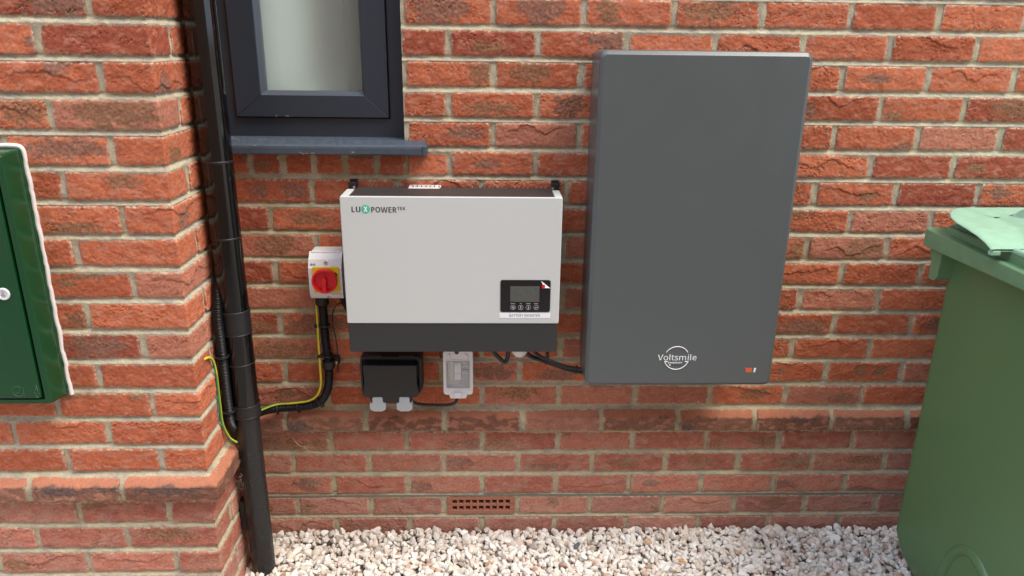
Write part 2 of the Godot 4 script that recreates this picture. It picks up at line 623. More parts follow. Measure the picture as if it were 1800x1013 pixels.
func recessed_wall() -> void:
	var wall := thing("house_wall", "recessed red brick house wall behind the inverter and battery", "wall")
	var far := Mb.new()
	for row in range(-16, 20):
		var y1 := Y0 - row * G - 0.0074
		var y0 := Y0 - (row + 1) * G + 0.0074
		if row == 19:
			y0 -= 0.02
		var odd := posmod(row, 2) == 1
		var ph: float
		if row < 5:
			ph = 0.132 if odd else 0.018
		elif row == 14:
			ph = -0.003
		else:
			ph = 0.103 if odd else -0.014
		var p := 0.2315 if row == 14 else 0.2265
		for k in range(-5, 14):
			var s0 := ph + p * k + 0.0078 + rng.randf_range(-0.0018, 0.0018)
			var s1 := ph + p * (k + 1) - 0.0078 + rng.randf_range(-0.0018, 0.0018)
			s0 = maxf(s0, -0.83)
			if s1 - s0 < 0.02:
				continue
			if row <= 4:
				if s1 < OPEN_X + 0.03:
					continue
				if s0 < OPEN_X:
					s0 = OPEN_X + (0.0 if row < 4 else 0.005)
			if row == 18 and k == -1:
				air_brick(wall, s0, s1, y0, y1)
				continue
			if row == 4 and s0 > 3.0:
				continue
			if row < -3 or s0 > 1.42:
				brick(0, row, s0, s1, y0, y1, false, far)
				continue
			part("ledge_brick" if row == 14 else "brick", brick(0, row, s0, s1, y0, y1, FINE), M.brick, wall)
	# bricks on edge under the sill
	for k in 7:
		var x1 := OPEN_X - 0.0825 * k - 0.004
		part("sill_brick", brick(0, 4, maxf(x1 - 0.0665, -0.83), x1, Y0 - 5 * G + 0.0074, 1.182, FINE), M.brick, wall)
	part("mortar", mortar(0, -0.83, 1.55, -4, 20, 0.008, func(s, y): return s < OPEN_X - 0.004 and y > OPEN_Y - 0.004 or s > -0.235 and s < -0.024 and y < Y0 - 18 * G - 0.010 and y > Y0 - 19 * G + 0.004), M.mortar, wall)
	part("mortar", mortar(0, 1.55, 3.2, -4, 20, 0.04, null), M.mortar, wall)
	part("mortar", mortar(0, OPEN_X - 0.004, 3.2, -16, -5, 0.04, null), M.mortar, wall)
	var rest := part("bricks_beyond", far, M.brick, wall)
	rest.set_meta("kind", "stuff")
	var d := Mb.new()
	for k in 24:
		var x0 := -0.82 + k * 0.1
		box(d, Vector3(x0, Y0 - 18.0 * G - 0.0045, -0.01), Vector3(x0 + 0.1, Y0 - 18.0 * G - 0.0015, 0.0009 + 0.0006 * sin(k * 2.3)), 0.0004)
	part("damp_proof_course", d, M.dpc, wall)
	# solid core behind the face
	var core := Mb.new()
	box(core, Vector3(OPEN_X, -0.3, -0.30), Vector3(3.2, 2.7, -0.045))
	box(core, Vector3(-1.2, -0.3, -0.30), Vector3(OPEN_X - 0.0005, OPEN_Y - 0.012, -0.0205))
	box(core, Vector3(-1.2, 2.35, -0.30), Vector3(OPEN_X - 0.0005, 2.7, -0.0205))
	part("wall_core", core, M.core, wall)
	window(wall)


func air_brick(wall: Node3D, s0: float, s1: float, y0: float, y1: float) -> void:
	# terracotta vent: two rows of nine square holes
	var b := Mb.new()
	var xs := []
	var ys := []
	for k in 9:
		var x := s0 + 0.012 + (s1 - s0 - 0.024) * (k + 0.5) / 9.0
		xs.append([x - 0.0068, x + 0.0068])
	for k in 2:
		var y := y0 + 0.0085 + (y1 - y0 - 0.015) * (k + 0.5) / 2.0
		ys.append([y - 0.0066, y + 0.0066])
	# horizontal bars, then the uprights between the holes
	box(b, Vector3(s0, y0, -0.03), Vector3(s1, ys[0][0], 0.001), 0.0015)
	box(b, Vector3(s0, ys[0][1], -0.03), Vector3(s1, ys[1][0], -0.001), 0.001)
	box(b, Vector3(s0, ys[1][1], -0.03), Vector3(s1, y1, 0.001), 0.0015)
	for r in 2:
		for k in 10:
			var xa: float = s0 if k == 0 else xs[k - 1][1]
			var xb: float = s1 if k == 9 else xs[k][0]
			box(b, Vector3(xa, ys[r][0] + 0.0001, -0.03), Vector3(xb, ys[r][1] - 0.0001, 0.001 if k == 0 or k == 9 else -0.0012), 0.001)
	var back := Mb.new()
	box(back, Vector3(s0 - 0.004, y0 - 0.004, -0.040), Vector3(s1 + 0.004, y1 + 0.004, -0.0305), 0.001)
	var o := part("air_brick", b, M.terracotta, wall)
	part("dark_cavity", back, M.black_matt, o)
	o.set_meta("label", "terracotta air brick with two rows of square holes")


func projecting_wall() -> void:
	var wall := thing("projecting_wall", "projecting brick wall corner carrying the green meter box", "wall")
	var far := Mb.new()
	for row in range(-16, 20):
		var y1 := Y0 - row * G - 0.0074
		var y0 := Y0 - (row + 1) * G + 0.0074
		if row == 19:
			y0 -= 0.02
		var even := posmod(row, 2) == 0
		if row == 15 or row == 17 or row == 14:
			even = false
		elif row == 16 or row == 18:
			even = true
		var runs := []
		# corner brick wraps round: stretcher one side, header the other
		var a := -0.221 if even else -0.1055
		var c := 0.1025 if even else 0.215
		if row == 14:
			a = -0.202
			c = 0.21
		runs.append([a, c])
		runs.append([c + 0.014, 0.352])
		var s := a - 0.0145
		for k in 5:
			runs.append([s - 0.212, s])
			s -= 0.2265
		for r in runs:
			var s0: float = r[0] + rng.randf_range(-0.0015, 0.0015)
			var s1: float = r[1] + rng.randf_range(-0.0015, 0.0015)
			if row < -3 or s1 < -0.62:
				brick(1, row, s0, s1, y0, y1, false, far)
			else:
				part("ledge_brick" if row == 14 else "brick", brick(1, row, s0, s1, y0, y1, FINE), M.brick, wall)
	part("mortar", mortar(1, -0.72, 0.352, -4, 20, 0.008, null), M.mortar, wall)
	part("mortar", mortar(1, -1.3, -0.72, -4, 20, 0.04, null), M.mortar, wall)
	part("mortar", mortar(1, -1.3, 0.352, -16, -5, 0.04, null), M.mortar, wall)
	var rest := part("bricks_beyond", far, M.brick, wall)
	rest.set_meta("kind", "stuff")
	var core := Mb.new()
	box(core, Vector3(XC - 1.3, -0.3, -0.30), Vector3(XC - 0.02, 2.7, DP - 0.02))
	part("wall_core", core, M.core, wall)


func window(wall: Node3D) -> void:
	# casement in a dark grey frame, set 40 mm back; x0 is hidden behind the downpipe
	var w := Node3D.new()
	w.name = "window"
	wall.add_child(w)
	var x0 := -0.84
	var x1 := -0.3245
	var y0 := 1.210
	var y1 := 2.34
	var b := Mb.new()
	frame(b, rrect(x0, y0, x1, y1, 0.0, 1), rrect(x0 + 0.072, y0 + 0.049, x1 - 0.0405, y1 - 0.05, 0.0, 1), -0.11, -0.040)
	part("window_frame", b, M.frame, w)
	# sash with mitred corners, 8 mm proud of a dark rebate
	var reb := Mb.new()
	frame(reb, rrect(x0 + 0.05, y0 + 0.03, x1 - 0.02, y1 - 0.03, 0.0, 1), rrect(-0.72, 1.29, -0.40, y1 - 0.1, 0.0, 1), -0.10, -0.052)
	part("rebate_seal", reb, M.black_matt, w)
	var ox := [-0.7645, 1.2625, -0.3685, 2.285]
	var ix := [-0.6975, 1.318, -0.430, 2.22]
	var corners := [Vector2(ox[0], ox[1]), Vector2(ox[2], ox[1]), Vector2(ox[2], ox[3]), Vector2(ox[0], ox[3])]
	var inner := [Vector2(ix[0], ix[1]), Vector2(ix[2], ix[1]), Vector2(ix[2], ix[3]), Vector2(ix[0], ix[3])]
	var names := ["sash_bottom", "sash_side", "sash_top", "sash_side"]
	for k in 4:
		var a: Vector2 = corners[k]
		var d: Vector2 = corners[(k + 1) % 4]
		var e: Vector2 = inner[(k + 1) % 4]
		var f: Vector2 = inner[k]
		var t := (d - a).normalized() * 0.0002
		var s := Mb.new()
		slab(s, round_poly([a + t, d - t, e - t, f + t], 0.0012, 2), -0.09, -0.030, 0.0012, 2)
		part(names[k], s, M.frame, w)
	# glazing bead sloping in to the glass
	var bead := Mb.new()
	var gl := [Vector2(ix[0] + 0.0105, ix[1] + 0.0105), Vector2(ix[2] - 0.0065, ix[1] + 0.0105), Vector2(ix[2] - 0.0065, ix[3] - 0.0105), Vector2(ix[0] + 0.0105, ix[3] - 0.0105)]
	for k in 4:
		var a: Vector2 = inner[k]
		var d: Vector2 = inner[(k + 1) % 4]
		var e: Vector2 = gl[(k + 1) % 4]
		var f: Vector2 = gl[k]
		var nin := Vector2(-(d - a).y, (d - a).x).normalized()
		bead.face([Vector3(a.x, a.y, -0.034), Vector3(d.x, d.y, -0.034), Vector3(e.x, e.y, -0.046), Vector3(f.x, f.y, -0.046)], Vector3(nin.x, nin.y, 0.9).normalized())
		bead.face([Vector3(f.x, f.y, -0.046), Vector3(e.x, e.y, -0.046), Vector3(e.x, e.y, -0.062), Vector3(f.x, f.y, -0.062)], Vector3(nin.x, nin.y, 0))
	part("glazing_bead", bead, M.bead, w)
	var g := Mb.new()
	box(g, Vector3(gl[0].x - 0.004, gl[0].y - 0.004, -0.058), Vector3(gl[2].x + 0.004, gl[2].y + 0.004, -0.054), 0.0005)
	var pane := part("pane", g, M.glass, w)
	pane.set_meta("label", "glass pane with a pale blind behind it")
	# what stands behind the pane: a pale blind rolling away into a dim room, a white inner sill
	var rs := Mb.new()
	box(rs, Vector3(-0.86, 1.20, -0.34), Vector3(-0.40, 1.309, -0.1101), 0.004)
	part("inner_sill", rs, M.reveal, w)
	var cu := Mb.new()
	var n := 24
	for k in n + 1:
		var a := PI / 2 * k / n
		for y in [1.3095, 2.30]:
			cu.p(Vector3(-0.700 + 0.17 * sin(a), y, -0.078 - 0.267 * (1.0 - cos(a))), Vector3(sin(a) * 0.267, 0, cos(a) * 0.17).normalized())
	for k in n:
		cu.quad(k * 2, k * 2 + 2, k * 2 + 3, k * 2 + 1)
	part("blind", cu, M.blind, w)
	var bl := Mb.new()
	box(bl, Vector3(-0.86, 1.20, -0.40), Vector3(-0.30, 2.35, -0.345), 0.0005)
	part("room_back", bl, M.frost, w)
	var jb := Mb.new()
	box(jb, Vector3(-0.44, 1.31, -0.344), Vector3(-0.42, 2.35, -0.1101), 0.0005)
	part("inner_jamb", jb, M.frost, w)
	# sill board: sloping top, rounded nose, dropped front
	var sp := [Vector2(-0.06, 1.2125), Vector2(0.0, 1.2085), Vector2(0.040, 1.2005), Vector2(0.0455, 1.197), Vector2(0.0465, 1.192), Vector2(0.0465, 1.178), Vector2(0.0435, 1.1745), Vector2(0.033, 1.1745), Vector2(0.030, 1.183), Vector2(-0.06, 1.186)]
	var sl := Mb.new()
	var xa := -0.80
	var xb := -0.2685
	for k in sp.size():
		var p: Vector2 = sp[k]
		var q: Vector2 = sp[(k + 1) % sp.size()]
		var dir := (q - p).normalized()
		sl.face([Vector3(xa, p.y, p.x), Vector3(xb, p.y, p.x), Vector3(xb, q.y, q.x), Vector3(xa, q.y, q.x)], Vector3(0, dir.x, -dir.y))
	var poly := PackedVector2Array(sp)
	var tr := Geometry2D.triangulate_polygon(poly)
	for e in [xa, xb]:
		var k := sl.v.size()
		for q in sp:
			sl.p(Vector3(e, q.y, q.x), Vector3(signf(e - xa) * 2.0 - 1.0, 0, 0))
		for j in range(0, tr.size(), 3):
			sl.tri(k + tr[j], k + tr[j + 1], k + tr[j + 2])
	part("window_sill", sl, M.sill, w)
	var ce := Mb.new()
	box(ce, Vector3(-0.2755, 1.173, -0.002), Vector3(-0.2645, 1.1995, 0.0485), 0.002)
	part("sill_end_cap", ce, M.sill, w)
	# sealant between frame and brick
	var se := Mb.new()
	var path := []
	for k in 90:
		path.append(Vector3(-0.3225 + 0.0016 * fbm(k * 0.37, 2.0), 1.205 + k * 0.012, -0.036 + 0.002 * fbm(k * 0.5, 8.0)))
	tube(se, path, 0.006, 8)
	part("frame_sealant", se, M.black_matt, w)
	# fluff caught along the frame and the sill
	var web := Mb.new()
	for q in [[-0.665, 1.263, -0.029], [-0.635, 1.262, -0.029], [-0.70, 1.196, 0.047], [-0.58, 1.176, 0.048], [-0.56, 1.177, 0.048], [-0.45, 1.18, 0.048], [-0.76, 1.209, 0.02], [-0.69, 1.208, 0.02]]:
		for j in 3:
			var p0 := Vector3(q[0], q[1], q[2])
			var p1 := p0 + Vector3(rng.randf_range(-0.013, 0.013), rng.randf_range(-0.004, 0.006), rng.randf_range(0.0, 0.002))
			tube(web, spline([p0, (p0 + p1) / 2 + Vector3(0.001, 0.003, 0.001), p1], 0.003), 0.0004, 4)
	var o := part("cobwebs", web, M.cobweb, w)
	o.set_meta("kind", "stuff")


# ---------------------------------------------------------------- things on the wall
func downpipe() -> void:
	var t := thing("drain_downpipe", "glossy black round downpipe in the corner beside the window", "drainpipe", Vector3(-0.7515, 0, 0.18))
	var b := Mb.new()
	lathe(b, Vector3.ZERO, Vector3.UP, [Vector2(0.0360, 0.512), Vector2(0.0360, 2.5), Vector2(0.0, 2.5)], 48)
	part("upper_pipe", b, M.pipe, t)
	var lo := Mb.new()
	lathe(lo, Vector3.ZERO, Vector3.UP, [Vector2(0.0325, -0.08), Vector2(0.0325, 0.514)], 48)
	part("lower_pipe", lo, M.pipe_dusty, t)
	for q in [[1.176, 1.1815, 0.0374], [0.990, 0.9945, 0.0374], [0.742, 0.7945, 0.0373], [0.7945, 0.8035, 0.0386], [0.7385, 0.742, 0.0382], [0.655, 0.6585, 0.0374], [0.507, 0.5365, 0.0380], [0.5365, 0.5395, 0.0390], [0.504, 0.507, 0.0390]]:
		var s := Mb.new()
		lathe(s, Vector3.ZERO, Vector3.UP, [Vector2(0.033, q[0]), Vector2(q[2] - 0.0006, q[0]), Vector2(q[2], q[0] + 0.0008), Vector2(q[2], q[1] - 0.0008), Vector2(q[2] - 0.0006, q[1]), Vector2(0.033, q[1])], 48)
		part("pipe_collar", s, M.pipe_collar, t)
	var k := Mb.new()
	box(k, Vector3(-0.047, 0.14, -0.022), Vector3(-0.030, 0.235, 0.010), 0.004)
	part("wall_bracket", k, M.black_matt, t)
	var w := Mb.new()
	for j in 46:
		var a := rng.randf_range(2.2, 3.6)
		var y := rng.randf_range(0.27, 0.44)
		var p0 := Vector3(cos(a) * 0.0335, y, -sin(a) * 0.0335 * -1.0)
		var p1 := p0 + Vector3(rng.randf_range(-0.012, 0.008), rng.randf_range(-0.014, 0.014), rng.randf_range(0.0, 0.008))
		tube(w, spline([p0, p0.lerp(p1, 0.5) + Vector3(0.002, rng.randf_range(-0.004, 0.004), 0.002), p1], 0.004), 0.00035, 4)
	var o := part("cobwebs", w, M.cobweb, t)
	o.set_meta("kind", "stuff")


func conduit() -> void:
	var t := thing("corrugated_conduit", "black corrugated conduit curving from red switch behind the downpipe", "conduit")
	var pts := [Vector3(-0.5630, 0.805, 0.040), Vector3(-0.5635, 0.74, 0.030), Vector3(-0.5640, 0.66, 0.026), Vector3(-0.5608, 0.58, 0.025), Vector3(-0.5650, 0.515, 0.025), Vector3(-0.583, 0.470, 0.025), Vector3(-0.615, 0.449, 0.025), Vector3(-0.66, 0.443, 0.028), Vector3(-0.715, 0.444, 0.04), Vector3(-0.757, 0.446, 0.065), Vector3(-0.781, 0.448, 0.12), Vector3(-0.7850, 0.462, 0.180), Vector3(-0.7830, 0.490, 0.213), Vector3(-0.7815, 0.54, 0.221), Vector3(-0.7810, 0.62, 0.222), Vector3(-0.7805, 0.71, 0.222), Vector3(-0.7805, 0.79, 0.221), Vector3(-0.7840, 0.89, 0.185), Vector3(-0.7868, 0.98, 0.155), Vector3(-0.7868, 1.1, 0.148), Vector3(-0.7868, 1.3, 0.148), Vector3(-0.7868, 1.5, 0.148), Vector3(-0.7868, 1.7, 0.148)]
	var b := Mb.new()
	tube(b, spline(pts, 0.00095), 0.0108, 18, 0.0042, 0.0013)
	part("corrugated_tube", b, M.conduit, t)
	var ties := [[Vector3(-0.5641, 0.699, 0.0275), Vector3(0, 1, 0)], [Vector3(-0.5622, 0.608, 0.0265), Vector3(0.05, 1, 0)], [Vector3(-0.592, 0.459, 0.026), Vector3(1, 0.55, 0)], [Vector3(-0.655, 0.4435, 0.028), Vector3(1, 0.1, 0)], [Vector3(-0.712, 0.4437, 0.039), Vector3(1, 0, -0.15)], [Vector3(-0.7815, 0.535, 0.2208), Vector3(0, 1, 0)], [Vector3(-0.7806, 0.690, 0.222), Vector3(0, 1, 0)]]
	for q in ties:
		var d: Vector3 = q[1].normalized()
		var s := Mb.new()
		lathe(s, q[0], d, [Vector2(0.0145, -0.0022), Vector2(0.0168, -0.0022), Vector2(0.0168, 0.0022), Vector2(0.0145, 0.0022)], 24)
		part("cable_tie", s, M.black_matt, t)
	# tie heads that stand off beside the earth wire
	for q in [Vector3(-0.585, 0.700, 0.036), Vector3(-0.583, 0.609, 0.036)]:
		var s := Mb.new()
		box(s, q - Vector3(0.0045, 0.0055, 0.003), q + Vector3(0.0045, 0.0055, 0.004), 0.001)
		part("tie_head", s, M.black_matt, t)
	# saddle clamp screwed to the wall
	var c := Mb.new()
	lathe(c, Vector3(-0.5605, 0.5795, 0.025), Vector3.UP, [Vector2(0.0145, -0.011), Vector2(0.0172, -0.011), Vector2(0.0172, 0.011), Vector2(0.0145, 0.011)], 28)
	box(c, Vector3(-0.553, 0.571, 0.0), Vector3(-0.5325, 0.597, 0.014), 0.003)
	var saddle := part("saddle_clamp", c, M.black_matt, t)
	var sc := Mb.new()
	lathe(sc, Vector3(-0.5405, 0.579, 0.014), Vector3(0, 0, 1), [Vector2(0.0052, 0.0), Vector2(0.0048, 0.0022), Vector2(0.0018, 0.0022), Vector2(0.0016, 0.0006), Vector2(0.0, 0.0006)], 20)
	part("brass_screw", sc, M.brass, saddle)
	# gland nut under the switch
	var gl := Mb.new()
	lathe(gl, Vector3(-0.563, 0.775, 0.036), Vector3.UP, [Vector2(0.0145, -0.012), Vector2(0.0185, -0.010), Vector2(0.0185, 0.02)], 12)
	part("gland_nut", gl, M.black_matt, t)


func earth_wire() -> void:
	var b := Mb.new()
	b.colored = true
	var paint := func(ang: float, run: float) -> Color: return Color(0.62, 0.53, 0.02) if fposmod(ang + 0.6 + run * 5.0, TAU) < 3.5 else Color(0.05, 0.26, 0.06)
	var pts := [Vector3(-0.5790, 0.795, 0.038), Vector3(-0.5795, 0.745, 0.036), Vector3(-0.5815, 0.66, 0.036), Vector3(-0.5825, 0.58, 0.036), Vector3(-0.5850, 0.52, 0.034), Vector3(-0.5965, 0.487, 0.034), Vector3(-0.62, 0.4690, 0.034), Vector3(-0.66, 0.4610, 0.034), Vector3(-0.715, 0.4605, 0.044), Vector3(-0.752, 0.464, 0.09)]
	tube(b, spline(pts, 0.004), 0.0032, 14, 0.0, 0.0, paint)
	var o := part("earth_wire", b, M.wire, self)
	tag(o, "green and yellow earth wire tied to conduit below red switch", "wire")
	var c := Mb.new()
	c.colored = true
	var pts2 := [Vector3(-0.7740, 0.436, 0.213), Vector3(-0.7860, 0.458, 0.226), Vector3(-0.7945, 0.505, 0.238), Vector3(-0.7950, 0.56, 0.239), Vector3(-0.7940, 0.62, 0.240), Vector3(-0.7930, 0.660, 0.243), Vector3(-0.7935, 0.692, 0.252), Vector3(-0.7960, 0.707, 0.268), Vector3(-0.8010, 0.7100, 0.285), Vector3(-0.815, 0.708, 0.292)]
	tube(c, spline(pts2, 0.004), 0.0033, 14, 0.0, 0.0, func(ang: float, run: float) -> Color: return Color(0.62, 0.53, 0.02) if fposmod(ang - 0.9 + run * 2.0, TAU) < 3.6 else Color(0.05, 0.26, 0.06))
	var o2 := part("earth_wire", c, M.wire, self)
	tag(o2, "green and yellow earth wire entering brick corner left of downpipe", "wire")


func isolator() -> void:
	var t := thing("isolator_switch", "white isolator switch with red rotary knob on yellow plate", "switch", Vector3(-0.5405, 0.852, 0))
	# box 88 x 124; front steps back in a bevel at top and foot
	var w := 0.044
	var b := Mb.new()
	slab(b, round_poly([Vector2(-w, -0.0615), Vector2(w, -0.0615), Vector2(w, 0.0675), Vector2(-w, 0.0675)], [0.004, 0.004, 0.010, 0.010], 5), 0.002, 0.050, 0.003, 3)
	part("back_box", b, M.white_plastic, t)
	var c := Mb.new()
	# cover: sloping shoulder at the top, flat face, small sloping foot
	var prof := [Vector2(0.046, -0.0615), Vector2(0.064, -0.0600), Vector2(0.0735, -0.0485), Vector2(0.0745, -0.046), Vector2(0.0745, 0.0275), Vector2(0.072, 0.031), Vector2(0.064, 0.049), Vector2(0.060, 0.0520), Vector2(0.046, 0.0665)]
	for k in prof.size() - 1:
		var p: Vector2 = prof[k]
		var q: Vector2 = prof[k + 1]
		var d := (q - p).normalized()
		c.face([Vector3(-w, p.y, p.x), Vector3(w, p.y, p.x), Vector3(w, q.y, q.x), Vector3(-w, q.y, q.x)], Vector3(0, -d.x, d.y))
	for sx in [-1.0, 1.0]:
		var k := c.v.size()
		for q in prof:
			c.p(Vector3(sx * w, q.y, q.x), Vector3(sx, 0, 0))
		for j in range(1, prof.size() - 1):
			c.tri(k, k + j, k + j + 1)
	var cover := part("cover", c, M.white_plastic, t)
	for q in [[0.003, 0.0415, 0.0683, 0.42], [0.006, -0.0545, 0.0692, -0.5]]:
		var s := Mb.new()
		lathe(s, Vector3.ZERO, Vector3(0, 0, 1), [Vector2(0.0058, -0.003), Vector2(0.0058, 0.0008), Vector2(0.0045, 0.0012), Vector2(0.0, 0.0012)], 20)
		var o := part("cover_screw", s, M.steel, cover)
		o.position = Vector3(q[0], q[1], q[2])
		o.rotation.x = -q[3]
		var cr := Mb.new()
		box(cr, Vector3(-0.0038, -0.0006, 0.001), Vector3(0.0038, 0.0006, 0.0016), 0.0002)
		box(cr, Vector3(-0.0006, -0.0038, 0.001), Vector3(0.0006, 0.0038, 0.0017), 0.0002)
		var x := part("cover_screw_slot", cr, M.black_matt, cover)
		x.transform = o.transform
	var y := Mb.new()
	slab(y, rrect(-0.0325, -0.0385, 0.0375, 0.0315, 0.002, 3), 0.0745, 0.0785, 0.001, 2)
	part("yellow_plate", y, M.yellow, t)
	var kn := Mb.new()
	lathe(kn, Vector3(0.0005, -0.004, 0.0785), Vector3(0, 0, 1), [Vector2(0.0325, 0.0), Vector2(0.0335, 0.004), Vector2(0.0335, 0.014), Vector2(0.0320, 0.0165), Vector2(0.0285, 0.0170), Vector2(0.0275, 0.0155), Vector2(0.0265, 0.0060), Vector2(0.0, 0.0060)], 48)
	var knob := part("rotary_knob", kn, M.red, t)
	var gr := Mb.new()
	slab(gr, round_poly([Vector2(-0.0055, -0.035), Vector2(0.0055, -0.035), Vector2(0.0055, -0.006), Vector2(0.0085, -0.001), Vector2(0.0005, 0.0075), Vector2(-0.0075, -0.001), Vector2(-0.0055, -0.006)], 0.002, 3), 0.0845, 0.0985, 0.0012, 3)
	part("knob_grip", gr, M.red, knob)
	var hole := Mb.new()
	box(hole, Vector3(-0.0018, 0.0195, 0.0843), Vector3(0.0062, 0.0235, 0.0852), 0.0004)
	part("padlock_hole", hole, M.brown_dark, knob)
	var ht := Mb.new()
	slab(ht, round_poly([Vector2(0.0270, 0.0165), Vector2(0.0292, 0.0178), Vector2(0.0345, 0.0095), Vector2(0.0318, 0.0082)], 0.0005, 2), 0.0780, 0.0789, 0.0002, 1)
	part("position_mark", ht, M.black_matt, t)
	letters("maker_letters", "BG", -0.0375, -0.0245, 0.0345, 0.0052, 0.0712, M.blue_ink, t)
	letters("rating_letters", "IP 65 20A IP65", 0.014, 0.0425, -0.0452, 0.0030, 0.0746, M.grey_ink, t, "Droid Sans", false)
	# second conduit leaving under its right half, to the inverter
	var k2 := Mb.new()
	tube(k2, spline([Vector3(0.035, -0.050, 0.035), Vector3(0.038, -0.075, 0.035), Vector3(0.050, -0.100, 0.040), Vector3(0.066, -0.135, 0.055), Vector3(0.085, -0.16, 0.075)], 0.00085), 0.0105, 16, 0.0032, 0.001)
	part("flexible_tail", k2, M.conduit, t)
	var k3 := Mb.new()
	tube(k3, spline([Vector3(0.052, -0.085, 0.03), Vector3(0.020, -0.092, 0.02), Vector3(0.004, -0.11, 0.018), Vector3(-0.002, -0.15, 0.02), Vector3(0.004, -0.19, 0.02), Vector3(0.006, -0.25, 0.018), Vector3(0.003, -0.30, 0.018)], 0.004), 0.0016, 8)
	part("thin_cable", k3, M.black_matt, t)


